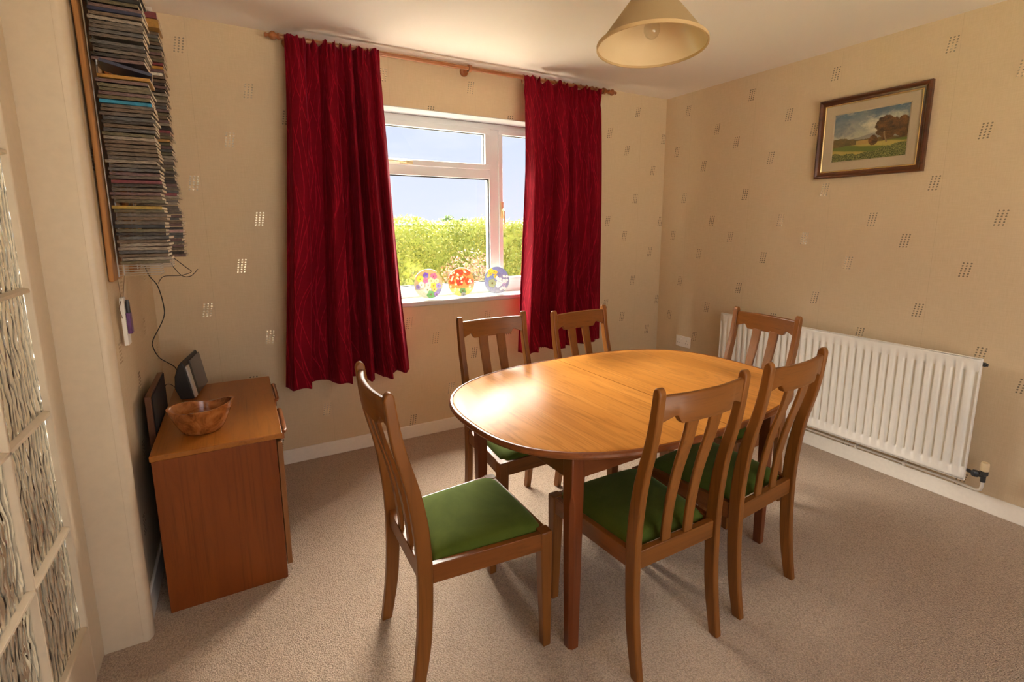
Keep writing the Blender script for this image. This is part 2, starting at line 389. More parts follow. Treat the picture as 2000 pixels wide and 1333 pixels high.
# ------------------------------------------------------------------ mesh helpers
def tag(o, label=None, cat=None, group=None, kind=None):
    if label: o['label'] = label
    if cat: o['category'] = cat
    if group: o['group'] = group
    if kind: o['kind'] = kind
    return o
def empty(name, loc=(0, 0, 0), rz=0.0, **k):
    o = bpy.data.objects.new(name, None); COL.objects.link(o); o.empty_display_size = .1
    o.location = loc; o.rotation_euler = (0, 0, rz)
    return tag(o, **k)
class G:
    def __init__(s): s.v = []; s.f = []; s.mi = []
    def add(s, vs, fs, mi=0):
        n = len(s.v); s.v += [tuple(map(float, p)) for p in vs]
        s.f += [tuple(i+n for i in f) for f in fs]; s.mi += [mi]*len(fs); return s
    def box(s, x0, x1, y0, y1, z0, z1, mi=0):
        vs = [(x, y, z) for z in (z0, z1) for y in (y0, y1) for x in (x0, x1)]
        return s.add(vs, [(0, 2, 3, 1), (4, 5, 7, 6), (0, 1, 5, 4), (2, 6, 7, 3), (0, 4, 6, 2), (1, 3, 7, 5)], mi)
    def loft(s, secs, mi=0, closed=False, caps=True):
        n = len(secs[0]); vs = [p for sec in secs for p in sec]; fs = []
        k = len(secs); R = k if closed else k-1
        for i in range(R):
            a, b = i*n, ((i+1) % k)*n
            for j in range(n):
                j2 = (j+1) % n
                fs.append((a+j, a+j2, b+j2, b+j))
        if caps and not closed:
            fs.append(tuple(reversed(range(n)))); fs.append(tuple(range((k-1)*n, k*n)))
        return s.add(vs, fs, mi)
    def prism(s, poly, axis, a, b, mi=0):
        # poly in the two remaining axes (in xyz order)
        def P(p, t):
            q = list(p); q.insert(axis, t); return tuple(q)
        return s.loft([[P(p, a) for p in poly], [P(p, b) for p in poly]], mi)
    def tube(s, pts, r, n=8, mi=0, closed=False):
        pts = [Vector(p) for p in pts]; secs = []
        rs = r if isinstance(r, (list, tuple)) else [r]*len(pts)
        pu = None
        for i, p in enumerate(pts):
            if closed: t = (pts[(i+1) % len(pts)]-pts[i-1]).normalized()
            else: t = (pts[min(i+1, len(pts)-1)]-pts[max(i-1, 0)]).normalized()
            if pu is None:
                pu = t.cross(Vector((0, 0, 1)))
                if pu.length < 1e-3: pu = t.cross(Vector((0, 1, 0)))
            pu = (pu-t*pu.dot(t)).normalized(); w = t.cross(pu)
            secs.append([tuple(p+(pu*math.cos(a)+w*math.sin(a))*rs[i]) for a in [2*PI*k/n for k in range(n)]])
        return s.loft(secs, mi, closed)
    def lathe(s, prof, c=(0, 0, 0), axis=2, n=24, mi=0, caps=True):
        secs = []
        for r, h in prof:
            sec = []
            for k in range(n):
                a = 2*PI*k/n; q = [math.cos(a)*r, math.sin(a)*r]; q.insert(axis, h)
                if axis == 1: q = [q[2], q[1], q[0]]
                sec.append((c[0]+q[0], c[1]+q[1], c[2]+q[2]))
            secs.append(sec)
        return s.loft(secs, mi, caps=caps)
    def grid(s, fn, nu, nv, mi=0, closed_u=False):
        vs = [fn(i/(nu if closed_u else nu-1), j/(nv-1)) for j in range(nv) for i in range(nu)]
        fs = []
        for j in range(nv-1):
            for i in range(nu if closed_u else nu-1):
                i2 = (i+1) % nu
                fs.append((j*nu+i, j*nu+i2, (j+1)*nu+i2, (j+1)*nu+i))
        return s.add(vs, fs, mi)
    def build(s, name, mats, parent=None, bevel=0, seg=2, smooth=True, sharp=38, solid=0, **k):
        me = bpy.data.meshes.new(name); me.from_pydata(s.v, [], s.f)
        if not isinstance(mats, (list, tuple)): mats = [mats]
        for mm in mats: me.materials.append(mm if not isinstance(mm, str) else M[mm])
        me.polygons.foreach_set('material_index', s.mi)
        bm = bmesh.new(); bm.from_mesh(me); bmesh.ops.recalc_face_normals(bm, faces=bm.faces); bm.to_mesh(me); bm.free()
        if smooth:
            me.polygons.foreach_set('use_smooth', [True]*len(me.polygons)); me.set_sharp_from_angle(angle=math.radians(sharp))
        me.update()
        o = bpy.data.objects.new(name, me); COL.objects.link(o)
        if parent: o.parent = parent
        if solid:
            md = o.modifiers.new('solid', 'SOLIDIFY'); md.thickness = solid; md.offset = 0
        if bevel:
            md = o.modifiers.new('bevel', 'BEVEL'); md.width = bevel; md.segments = seg; md.limit_method = 'ANGLE'; md.angle_limit = math.radians(40)
        return tag(o, **k)
def copy_tree(o, parent=None):
    c = o.copy(); COL.objects.link(c); c.parent = parent
    for ch in list(o.children): copy_tree(ch, c)
    return c
def interp(t, xs, ys): return float(np.interp(t, xs, ys))

RW, H, YR = 3.34, 2.30, -4.3       # room width, height, rear wall

# ------------------------------------------------------------------ room shell
g = G(); g.box(-RW-1.6, 0.14, YR-.14, .02, -.12, 0)
g.build('floor', 'carpet', kind='structure', smooth=False)
g = G(); g.box(-RW-.12, .14, YR-.14, .30, H, H+.2)
g.build('ceiling', 'ceiling', kind='structure', smooth=False)
g = G(); g.box(0, .14, YR-.14, .30, -.12, H+.1)
g.build('wall_right', 'wall_right', kind='structure', smooth=False)
WX0, WX1, WZ0, WZ1, WT = -2.42, -.95, .862, 2.015, .30
g = G()
g.box(-RW-.12, WX0, 0, WT, -.12, H+.05, 0); g.box(WX1, 0, 0, WT, -.12, H+.05, 3)
g.box(WX0, WX1, 0, WT, -.12, WZ0, 2); g.box(WX0, WX1, 0, WT, WZ1, H+.05, 1)
e = .004                               # painted plaster lining of the reveals
g.box(WX0, WX1, .001, WT-.02, WZ1-e, WZ1+e, 4); g.box(WX0-e, WX0+e, .001, WT-.02, WZ0, WZ1, 4); g.box(WX1-e, WX1+e, .001, WT-.02, WZ0, WZ1, 4)
g.build('wall_back', ['wp_left', 'wp_above', 'wp_below', 'wp_right', 'sill'], kind='structure', smooth=False)
DY0, DY1, DZ = -1.142, -2.215, 1.975  # doorway in the left wall
g = G()
g.box(-RW-.12, -RW, DY0+.02, 0, -.12, H+.05); g.box(-RW-.12, -RW, DY1-.02, DY0+.02, DZ+.02, H+.05); g.box(-RW-.12, -RW, YR, DY1-.02, -.12, H+.05)
g.build('wall_left', 'wp_side', kind='structure', smooth=False)
g = G()                                # rear wall behind the camera with a wide invented opening for fill light
RX0, RX1, RZ1 = -3.0, -.8, 2.1
g.box(-RW-.12, RX0, YR-.14, YR, -.12, H+.05); g.box(RX1, .0, YR-.14, YR, -.12, H+.05)
g.box(RX0, RX1, YR-.14, YR, RZ1, H+.05); g.box(RX0, RX1, YR-.14, YR, -.12, .25)
g.build('wall_rear', 'wp_side', kind='structure', smooth=False)
rw = empty('rear_fill_window', (0, 0, 0), kind='structure')  # added glazing out of view, in the opening that lets fill light in
g = G()
for a, b, c, d in ((RX0, RX0+.06, .25, RZ1), (RX1-.06, RX1, .25, RZ1), ((RX0+RX1)/2-.04, (RX0+RX1)/2+.04, .31, RZ1-.06), (RX0+.06, RX1-.06, .25, .31), (RX0+.06, RX1-.06, RZ1-.06, RZ1)):
    g.box(a, b, YR-.11, YR-.05, c, d)
g.build('window_frame', 'upvc', rw, bevel=.004)
for a, b in ((RX0+.055, (RX0+RX1)/2-.035), ((RX0+RX1)/2+.035, RX1-.055)):
    g = G(); g.box(a, b, YR-.083, YR-.079, .305, RZ1-.055); g.build('glass', 'pane', rw, smooth=False)
# skirting boards
SK = .083
def skirt(name, pts):
    g = G(); g.prism(pts[0], pts[1], pts[2], pts[3]); g.build(name, 'gloss', kind='structure', bevel=.004)
skirt('baseboard_back', ([(-.016, 0), (-.0005, 0), (-.0005, SK), (-.011, SK)], 0, -RW+.0005, -.0005))
skirt('baseboard_right', ([(-.016, 0), (-.0005, 0), (-.0005, SK), (-.011, SK)], 1, YR+.0005, -.017))
skirt('baseboard_left', ([(-RW+.016, 0), (-RW+.0005, 0), (-RW+.0005, SK), (-RW+.011, SK)], 1, DY0+.068, -.017))

# door lining, architrave
g = G()
g.box(-RW-.13, -RW+.001, DY0, DY0+.02, 0, DZ); g.box(-RW-.13, -RW+.001, DY1-.02, DY1, 0, DZ); g.box(-RW-.13, -RW+.001, DY1-.02, DY0+.02, DZ, DZ+.02)
g.build('trim_1', 'cream', kind='structure', bevel=.002)
def arch_prof(y0, s):                  # profile across the moulding (x outwards, y across)
    return [(-RW+.0005, y0), (-RW+.012, y0), (-RW+.018, y0+s*.006), (-RW+.024, y0+s*.016), (-RW+.026, y0+s*.032), (-RW+.024, y0+s*.05), (-RW+.016, y0+s*.062), (-RW+.0005, y0+s*.066)]
g = G(); g.prism(arch_prof(DY0, 1), 2, 0, DZ+.06); g.prism(arch_prof(DY1, -1), 2, 0, DZ+.06)
pr = [(x, z) for x, z in [(a, DZ+(b-DY0)) for a, b in arch_prof(DY0, 1)]]
g.prism([(x, z) for x, z in pr], 1, DY1, DY0)
g.build('trim_2', 'cream', kind='structure', sharp=50)

# glazed door in the left wall
door = empty('door_1', (0, 0, 0), kind='structure')
g = G(); x0, x1 = -3.478, -3.438
yA, yB = DY0-.003, DY1+.003
z0, z1 = .006, DZ-.003
g.box(x0, x1, yA-.108, yA, z0, z1); g.box(x0, x1, yB, yB+.108, z0, z1)
gy0, gy1 = yA-.108, yB+.108
g.box(x0, x1, gy1, gy0, z0, .192); g.box(x0, x1, gy1, gy0, 1.857, z1)
g.build('door_frame', 'cream', door, bevel=.004)
bars = [.503, .842, 1.173, 1.517]
g = G()
bar = [(-.009, -.020), (.009, -.020), (.009, .004), (.004, .017), (-.004, .017), (-.009, .004)]
for zc in bars: g.loft([[(x1-.020+b, yy, zc+a) for a, b in bar] for yy in (gy1, gy0)])
for q in (1, 2):
    yc = gy0+(gy1-gy0)*q/3
    g.loft([[(x1-.020+b, yc+a, zz) for a, b in bar] for zz in (.192, 1.857)])
g.build('glazing_bar', 'cream', door, bevel=.001)
g = G(); g.box(-3.459, -3.454, gy1+.001, gy0-.001, .193, 1.856)
g.build('glass', 'ripple', door, smooth=False)
for yy in ():
    pass

# hallway seen through the door glass
g = G(); g.box(-RW-1.6, -RW-1.5, YR, .02, 0, H+.05); g.box(-RW-1.6, -RW-.12, .02, .1, 0, H+.05)
g.build('wall_hall', plain('hall_paint', (.72, .60, .42), .8), kind='structure', smooth=False)
g = G(); g.box(-RW-1.6, -RW-.12, -3.2, .1, H+.05, H+.15)
g.build('ceiling_hall', 'ceiling', kind='structure', smooth=False)

# ------------------------------------------------------------------ window
win = empty('window_1', (0, 0, 0), kind='structure')
FY0, FY1 = .165, .235
g = G()
fz0, fz1 = .893, 2.011
fx0, fx1 = WX0+.005, WX1-.005
g.box(fx0, fx1, FY0, FY1, fz0-.03, .950); g.box(fx0, fx1, FY0, FY1, 1.972, fz1)
g.box(fx0, fx0+.055, FY0, FY1, .950, 1.972); g.box(fx1-.055, fx1, FY0, FY1, .950, 1.972)
MX0, MX1 = -1.447, -1.378
g.box(MX0, MX1, FY0, FY1, .950, 1.972); g.box(fx0+.055, MX0, FY0, FY1, 1.650, 1.712)
g.build('window_frame', 'upvc', win, bevel=.004)
def ring(g, xa, xb, za, zb, w, ya, yb):
    g.box(xa, xb, ya, yb, za, za+w); g.box(xa, xb, ya, yb, zb-w, zb); g.box(xa, xa+w, ya, yb, za+w, zb-w); g.box(xb-w, xb, ya, yb, za+w, zb-w)
g = G(); ring(g, fx0+.052, MX0+.003, 1.709, 1.975, .036, .152, .212); g.build('sash', 'upvc', win, bevel=.004)
g = G(); ring(g, MX1-.003, fx1-.052, .947, 1.975, .030, .152, .212); g.build('sash', 'upvc', win, bevel=.004)
gk = plain('black_gasket', (.02, .02, .022), .6)
g = G(); ring(g, fx0+.055, MX0, .950, 1.650, .006, .176, .190); ring(g, fx0+.086, MX0-.031, 1.743, 1.941, .005, .176, .190); ring(g, MX1+.025, fx1-.08, .975, 1.947, .005, .176, .190)
g.build('gasket', gk, win)
for xa, xb, za, zb in ((fx0+.05, MX0+.005, .945, 1.655), (fx0+.08, MX0-.02, 1.735, 1.95), (MX1+.02, fx1-.07, .965, 1.955)):
    g = G(); g.box(xa, xb, .184, .186, za, zb); g.build('glass', 'pane', win, smooth=False)
g = G(); g.box(-2.06, -1.98, .140, .153, 1.716, 1.734); g.tube([(-2.02, .135, 1.726), (-2.05, .118, 1.726), (-2.16, .116, 1.728)], [.006, .006, .005], 8); g.box(-2.035, -2.005, .128, .142, 1.719, 1.735)
g.build('window_handle', 'brass', win, bevel=.002)
g = G(); g.box(-1.373, -1.353, .140, .153, 1.39, 1.50); g.tube([(-1.363, .138, 1.45), (-1.363, .118, 1.44), (-1.358, .112, 1.31)], [.007, .007, .005], 8)
g.build('window_handle', 'brass', win, bevel=.002)
g = G(); g.prism([(-.020, .852), (-.014, .846), (FY0+.02, .846), (FY0+.02, .8775), (-.014, .8775), (-.020, .872)], 0, WX0-.03, WX1+.03)
g.build('window_sill', 'sill', win, bevel=.003)

# ------------------------------------------------------------------ outside
GZ = -.25
g = G(); g.box(-14, 14, WT+.01, 90, GZ-.1, GZ); g.build('ground', 'lawn', kind='structure', smooth=False)
g = G(); g.box(-7, 5, WT+.01, 2.2, GZ, GZ+.01); g.build('patio', 'patio', kind='structure', smooth=False)
g = G(); g.box(-14, 6, -20, YR-.15, GZ-.1, GZ); g.build('ground_rear', 'patio', kind='structure', smooth=False)
def leaves(fn, n, size, seed):
    r = random.Random(seed); g = G()
    for _ in range(n):
        p = Vector(fn(r)); s = size*r.uniform(.7, 1.25)
        d = Vector((r.gauss(0, 1), r.gauss(0, 1)-.7, r.gauss(0, 1)+.5)).normalized()
        t = d.cross(Vector((r.gauss(0, 1), r.gauss(0, 1), r.gauss(0, 1)))).normalized(); b = d.cross(t)
        g.add([p-t*s, p+b*s*.5+d*s*.12, p+t*s, p-b*s*.5+d*s*.12], [(0, 1, 2, 3)])
    return g
HX0, HX1, HY, HZ = -3.6, 3.2, 3.2, 1.405
def hedge_pt(r):
    x = r.uniform(HX0, HX1)
    bump = .035*math.sin(x*5.1+1)+.03*math.sin(x*11.3)
    if r.random() < .72:
        z = GZ+.05+(HZ-GZ-.05)*r.random()
        return (x, HY+abs(r.gauss(0, .035))+bump*.6+.05*math.sin(z*6+x*3)+(.05 if z > HZ-.08 else 0), z)
    return (x, HY+r.uniform(.05, .75), HZ+bump*.8-abs(r.gauss(0, .03)) + (r.random() < .05)*r.uniform(0, .05))
hg = leaves(hedge_pt, 42000, .021, 3)
ho = hg.build('hedge', 'leaf', smooth=False, label='long clipped yellow-green hedge across the garden, seen through the window', cat='hedge')
g = G(); g.box(HX0+.05, HX1-.05, HY+.10, HY+.70, GZ, HZ-.06); g.build('branch_core', plain('hedge_shade', (.17, .21, .04), 1.0), ho, smooth=False)
def shrub_pt(r):
    a = r.uniform(0, 2*PI); k = r.random()**.5
    return (-.45+.40*k*math.cos(a), 2.82+.16*k*math.sin(a), GZ+.1+(1.13+.10*math.sin(a*3)-.25*k*k)*r.random()**.6)
sh = leaves(shrub_pt, 2600, .022, 5)
so = sh.build('shrub', 'pinkleaf', smooth=False, label='low pinkish shrub growing in front of the green hedge', cat='shrub')
g = G()
for k in range(7): g.tube([(-.45+.02*math.cos(k), 2.82+.02*math.sin(k), GZ), (-.45+.2*math.cos(k*2.1), 2.82+.08*math.sin(k*2.1), .8)], [.012, .005], 6)
g.build('stem', 'twig', so)
for i, (tx, tz, rr, lb) in enumerate(((21.3, 2.30, .75, 'tiny far treetop over the hedge, the one nearer the left curtain'), (23.4, 2.15, .6, 'tiny far treetop over the hedge, the one nearer the window mullion'))):
    def tree_pt(r):
        while True:
            q = Vector((r.uniform(-1, 1), r.uniform(-1, 1), r.uniform(-1, 1)))
            if .45 < q.length < 1: return (tx+q.x*rr*1.2, 60+q.y*rr, tz-.35+q.z*rr)
    t = leaves(tree_pt, 900, .12, 20+i).build('distant_tree', 'treeleaf', smooth=False, label=lb, cat='tree', group='treetops beyond the hedge')
    g = G(); g.tube([(tx, 60, GZ), (tx, 60, tz-.3)], [.14, .07], 8); g.build('trunk', 'twig', t)

# ------------------------------------------------------------------ dining chairs
YF_Z = [0, .05, .15, .27, .41, .526, .642, .728, .788, .855, .922]
YF_Y = [-.042, -.031, -.012, -.003, 0, -.007, -.028, -.054, -.069, -.079, -.087]
DP_Z = [0, .15, .41, .53, .65, .75, .85, .922]
DP_Y = [.034, .042, .044, .044, .038, .034, .030, .028]
yf = lambda z: interp(z, YF_Z, YF_Y)
dp = lambda z: interp(z, DP_Z, DP_Y)
def smooth_yf(z): return sum(yf(z+d) for d in (-.04, -.02, 0, .02, .04))/5
def make_chair():
    root = empty('dining_chair')
    for s in (-1, 1):
        zs = list(np.linspace(0, .900, 34))
        front = [(smooth_yf(z) if .03 < z < .9 else yf(z), z) for z in zs]; back = [(y-dp(z), z) for y, z in front]
        yt, d = yf(.90), dp(.90)
        arc = [(yt-d/2+d/2*math.cos(a), .900+.021*math.sin(a)) for a in np.linspace(.25, PI-.25, 7)]
        poly = front+arc+back[::-1]
        g = G(); xc = s*.170
        # one post: rear leg and back upright in a single curved piece
        n = len(poly)
        L_ = [(xc-.0125, y, z) for y, z in poly]; R_ = [(xc+.0125, y, z) for y, z in poly]
        nf = len(zs); fs = []
        for j in range(n): fs.append((j, (j+1) % n, n+(j+1) % n, n+j))
        for off in (0, n):
            for j in range(nf-1): fs.append((off+j, off+j+1, off+n-2-j, off+n-1-j))
            fs.append(tuple(off+k for k in range(nf-1, nf+len(arc)+1)))
        g.add(L_+R_, fs)
        g.build('back_leg', 'ch_z', root, bevel=.0045, seg=3, sharp=45)
    for s in (-1, 1):
        g = G(); xo, yo = s*.213, .375
        def sq(z, w): return [(xo, yo, z), (xo-s*w, yo, z), (xo-s*w, yo-w, z), (xo, yo-w, z)]
        def sq2(z, w, k): return [(xo-s*k, yo-k, z), (xo-s*(w+k), yo-k, z), (xo-s*(w+k), yo-k-w, z), (xo-s*k, yo-k-w, z)]
        g.loft([sq2(0, .028, .002), sq(.335, .040), sq(.405, .040)])
        g.build('front_leg', 'ch_z', root, bevel=.004, seg=2)
    for s in (-1, 1):
        g = G()
        def sec(x, y): return [(x, y, .345), (x-s*.020, y, .345), (x-s*.020, y, .403), (x, y, .403)]
        g.loft([sec(s*.179, -.002), sec(s*.2085, .337)]); g.build('seat_rail', 'ch_y', root, bevel=.002)
    g = G(); g.box(-.176, .176, .349, .369, .345, .403); g.build('seat_rail', 'ch_x', root, bevel=.002)
    g = G(); g.box(-.159, .159, -.034, -.012, .345, .403); g.build('seat_rail', 'ch_x', root, bevel=.002)
    # crest rail
    g = G(); secs = []
    def bot(t):       # t in 0..1 from centre to post
        return interp(t, [0, .60, .625, .66, .70, .74, 1.0], [.814, .814, .816, .826, .836, .838, .822])
    for x in np.linspace(-.1585, .1585, 61):
        t = abs(x)/.1585; bow = .020*(1-t*t)
        zb, zt = bot(t), .898
        yb, y2 = yf(.84)-.006-bow, yf(.90)-.004-bow
        th = .019
        secs.append([(x, yb, zb), (x, y2, zt-.004), (x, y2-th*.3, zt), (x, y2-th*.8, zt), (x, y2-th, zt-.006), (x, yb-th, zb)])
    g.loft(secs); g.build('crest_rail', 'ch_x', root, bevel=.002)
    for s in (-1, 1):
        g = G(); secs = []
        for z in np.linspace(.398, .822, 26):
            k = (z-.398)/.424
            y = interp(k, [0, 1], [-.018, -.100])+.55*(smooth_yf(z)-interp(k, [0, 1], [yf(.40), yf(.82)]))*1.6
            w = interp(k, [0, .3, .7, 1], [.036, .037, .043, .047])/2; xc = s*.047
            secs.append([(xc-w, y, z), (xc+w, y, z), (xc+w, y-.012, z), (xc-w, y-.012, z)])
        g.loft(secs); g.build('slat', 'ch_z', root, bevel=.003)
    # drop-in upholstered pad
    g = G(); n = 41
    def pad(u, v):
        a, b = 2*u-1, 2*v-1
        y = .184+b*.176
        hw = .158+.030*(b+1)/2
        if b > .72: hw -= .022*((b-.72)/.28)**2
        ed = (1-abs(a)**5)*(1-abs(b)**5)
        z = .398+.036*ed**.42 - .004*(1-a*a)*(1-b*b)*.0
        return (a*hw, y, z+.004*math.cos(a*1.4)*math.cos(b*1.4))
    g.grid(pad, n, n)
    vb = [(p[0], p[1], .385) for p in g.v]
    m0 = len(g.v); g.v += vb
    per = [i for i in range(n)]+[n*(j+1)-1 for j in range(1, n)]+[n*n-2-i for i in range(n-1)]+[n*(n-1)-n*(j+1) for j in range(n-2)]
    for a, b in zip(per, per[1:]+per[:1]): g.f.append((a, b, m0+b, m0+a)); g.mi.append(0)
    g.f.append(tuple(m0+i for i in reversed(per))); g.mi.append(0)
    keep = set(range(m0)) | {m0+i for i in per}
    mp = {}; nv = []
    for i, p in enumerate(g.v):
        if i in keep: mp[i] = len(nv); nv.append(p)
    g.v = nv; g.f = [tuple(mp[i] for i in f) for f in g.f]
    g.build('seat', 'seat', root, sharp=60)
    return root
CH = make_chair()
chairs = [
    (-2.572, -1.603, -PI/2, 'green-seated teak chair pulled out beside the sideboard at the rounded table end'),
    (-1.878, -1.995, 0.0, 'green-seated chair on the near side of the table, its back crossing the tabletop seam'),
    (-1.412, -1.968, math.radians(5), 'green-seated chair on the near side of the table, its back against the radiator'),
    (-1.935, -.966, PI+math.radians(1), 'chair tucked in by the window wall, back overlapping wall under the plates and curtain'),
    (-1.453, -1.02, PI+math.radians(5.8), 'chair tucked in on the window side, its whole back before the shorter red curtain'),
    (-.820, -1.473, PI/2, 'chair at the far table end, backing straight onto the white radiator'),
]
for i, (x, y, a, lb) in enumerate(chairs):
    c = CH if i == 0 else copy_tree(CH)
    c.location = (x, y, 0); c.rotation_euler = (0, 0, a)
    tag(c, lb, 'chair', 'dining chairs around the table')

# ------------------------------------------------------------------ dining table
TT = .700
tab = empty('dining_table', (-1.656, -1.517, 0), .045, label='oval extending teak dining table with a seam across its top', cat='table')
ta, tb_, tn = .708, .499, 2.63
def sup(th, k=0.0):
    c, s = math.cos(th), math.sin(th)
    r = (abs(c/(ta-k))**tn+abs(s/(tb_-k))**tn)**(-1/tn)
    return r*c, r*s
for s in (-1, 1):
    g = G(); ths = np.linspace(-PI/2, PI/2, 97)
    def outline(k, z, xe=.0006):
        pts = []
        for t in ths:
            x, y = sup(t, k); x = max(x, xe); pts.append((s*x, y, z))
        return pts
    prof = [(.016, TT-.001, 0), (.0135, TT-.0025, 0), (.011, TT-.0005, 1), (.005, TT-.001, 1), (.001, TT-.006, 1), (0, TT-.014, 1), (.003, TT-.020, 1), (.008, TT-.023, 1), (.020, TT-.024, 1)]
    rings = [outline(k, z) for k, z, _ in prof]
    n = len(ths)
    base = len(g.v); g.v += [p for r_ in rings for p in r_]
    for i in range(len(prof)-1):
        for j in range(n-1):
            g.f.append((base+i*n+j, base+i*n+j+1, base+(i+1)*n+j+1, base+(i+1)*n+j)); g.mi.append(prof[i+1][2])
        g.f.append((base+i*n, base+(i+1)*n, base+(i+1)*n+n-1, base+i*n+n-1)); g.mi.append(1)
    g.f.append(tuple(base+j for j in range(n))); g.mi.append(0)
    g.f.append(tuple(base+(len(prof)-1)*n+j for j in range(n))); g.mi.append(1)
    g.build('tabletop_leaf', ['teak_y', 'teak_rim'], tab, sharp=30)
for sx in (-1, 1):
    for sy in (-1, 1):
        g = G()
        def leg(z, w, ch, dx=0):
            cx, cy = sx*.505, sy*.312; h = w/2
            p = [(-h, -h), (h, -h), (h, h-ch), (h-ch, h), (-h, h)]
            return [(cx+sx*a, cy+sy*b, z) for a, b in p]
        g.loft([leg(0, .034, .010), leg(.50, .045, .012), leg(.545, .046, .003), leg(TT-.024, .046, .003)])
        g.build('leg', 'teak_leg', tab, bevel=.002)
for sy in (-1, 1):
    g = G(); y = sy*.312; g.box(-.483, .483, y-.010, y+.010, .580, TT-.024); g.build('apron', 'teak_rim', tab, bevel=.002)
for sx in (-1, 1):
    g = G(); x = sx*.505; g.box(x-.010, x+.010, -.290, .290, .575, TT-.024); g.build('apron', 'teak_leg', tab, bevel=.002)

# ------------------------------------------------------------------ sideboard and what is on it
sbY0, sbY1, sbX0, sbX1, sbZ = -1.040, -.215, -3.281, -2.905, .585
sb = empty('sideboard', (0, 0, 0), label='low reddish teak sideboard against the left wall in the corner', cat='sideboard')
g = G(); g.box(sbX0, sbX1+.022, sbY0, sbY1, sbZ-.020, sbZ); g.build('top', 'sb_top', sb, bevel=.003)
g = G(); g.box(sbX0+.004, sbX1, sbY0+.003, sbY0+.021, 0, sbZ-.020); g.build('side_panel', 'sb_side', sb, bevel=.0015)
g = G(); g.box(sbX0+.004, sbX1, sbY1-.021, sbY1-.003, 0, sbZ-.020); g.build('side_panel', 'sb_side', sb, bevel=.0015)
g = G(); g.box(sbX0+.006, sbX0+.014, sbY0+.021, sbY1-.021, .05, sbZ-.020); g.build('back_panel', 'sb_side', sb)
g = G(); g.box(sbX0+.02, sbX1-.01, sbY0+.021, sbY1-.021, .045, .063); g.build('bottom_panel', 'sb_side', sb)
ymid = (sbY0+sbY1)/2
for ya, yb, ha, hb in ((sbY0+.006, ymid-.002, -1.000, -.735), (ymid+.002, sbY1-.006, -.600, -.345)):
    g = G(); g.box(sbX1+.002, sbX1+.020, ya, yb, .052, .545); d = g.build('door', 'sb_front', sb, bevel=.002)
    g = G(); g.tube([(sbX1+.028, ha, .574), (sbX1+.034, ha+.012, .576), (sbX1+.034, hb-.012, .576), (sbX1+.028, hb, .574)], .0075, 10)
    g.box(sbX1+.010, sbX1+.030, ha+.004, hb-.004, .545, .573)
    g.build('handle', 'rod', d, bevel=.002)

# carved bowl
bowl = empty('wooden_bowl', (-3.135, -.868, sbZ), math.radians(12), label='carved burr-wood bowl with a wavy rim on the sideboard', cat='bowl')
def bowl_rim(t):
    r = .094*(1+.085*math.cos(2*t+.3)+.05*math.cos(4*t+.9)+.04*math.cos(t+2.0))
    dip = math.exp(-((((t-3.75+PI) % (2*PI))-PI)/.45)**2)
    return r*(1-.16*dip), .100+.005*math.cos(2*t+.6)+.004*math.cos(3*t)-.012*dip
def bowl_f(off, k0):
    def f(u, v):
        t = 2*PI*u; r, z = bowl_rim(t)
        rb = .054
        if k0 == 0: rr = rb+(r-rb)*(v**.75); zz = z*v**1.15
        else: rr = (.042+(r-.007-.042)*(v**.7)) ; zz = .012+(z-.012)*v**1.2
        return (rr*math.cos(t), rr*math.sin(t)*.86, zz)
    return f
g = G(); nu, nv = 72, 18
g.grid(bowl_f(0, 0), nu, nv, closed_u=True); b0 = len(g.v); g.grid(bowl_f(0, 1), nu, nv, closed_u=True)
for i in range(nu):
    i2 = (i+1) % nu
    g.f.append(((nv-1)*nu+i, (nv-1)*nu+i2, b0+(nv-1)*nu+i2, b0+(nv-1)*nu+i)); g.mi.append(0)
g.f.append(tuple(reversed(range(nu)))); g.mi.append(0); g.f.append(tuple(b0+i for i in range(nu))); g.mi.append(0)
g.build('bowl_body', 'burl', bowl, sharp=70)

# compact stereo with slanted front
st = empty('compact_stereo', (-3.187, -.432, sbZ), math.radians(-9), label='black stereo unit with silver-edged slanted front, behind the bowl', cat='stereo')
SL = .245
prof = [(-.052, 0), (.0, 0), (-.024, .150), (-.034, .172), (-.050, .152), (-.066, .105), (-.070, .05)]
g = G(); g.prism(prof, 1, 0, SL); g.build('body', 'charcoal', st, bevel=.005)
def on_front(t, h): return (-.0*h+(0-.024*h/.150)+t, h)
def strip(name, y0, y1, h0, h1, mat, t=.006):
    g = G(); g.loft([[(-.024*h/.150, y0, h), (-.024*h/.150+t, y0, h+t*.16), (-.024*h/.150+t, y1, h+t*.16), (-.024*h/.150, y1, h)] for h in (h0, h1)])
    return g.build(name, mat, st, bevel=.001)
strip('silver_trim', .002, .042, .004, .146, 'silver')
strip('grille', .042, .070, .004, .146, 'black')
strip('display_panel', .070, SL-.004, .004, .158, 'smoke', .005)

g = G(); g.box(-3.308, -3.289, -.800, -.430, 0.0, .722, 0); g.box(-3.289, -3.2855, -.785, -.432, .02, .718, 1)
g.build('wooden_board', ['board', 'black_face'], bevel=.002, label='dark wooden board upright between the sideboard and the left wall', cat='board')

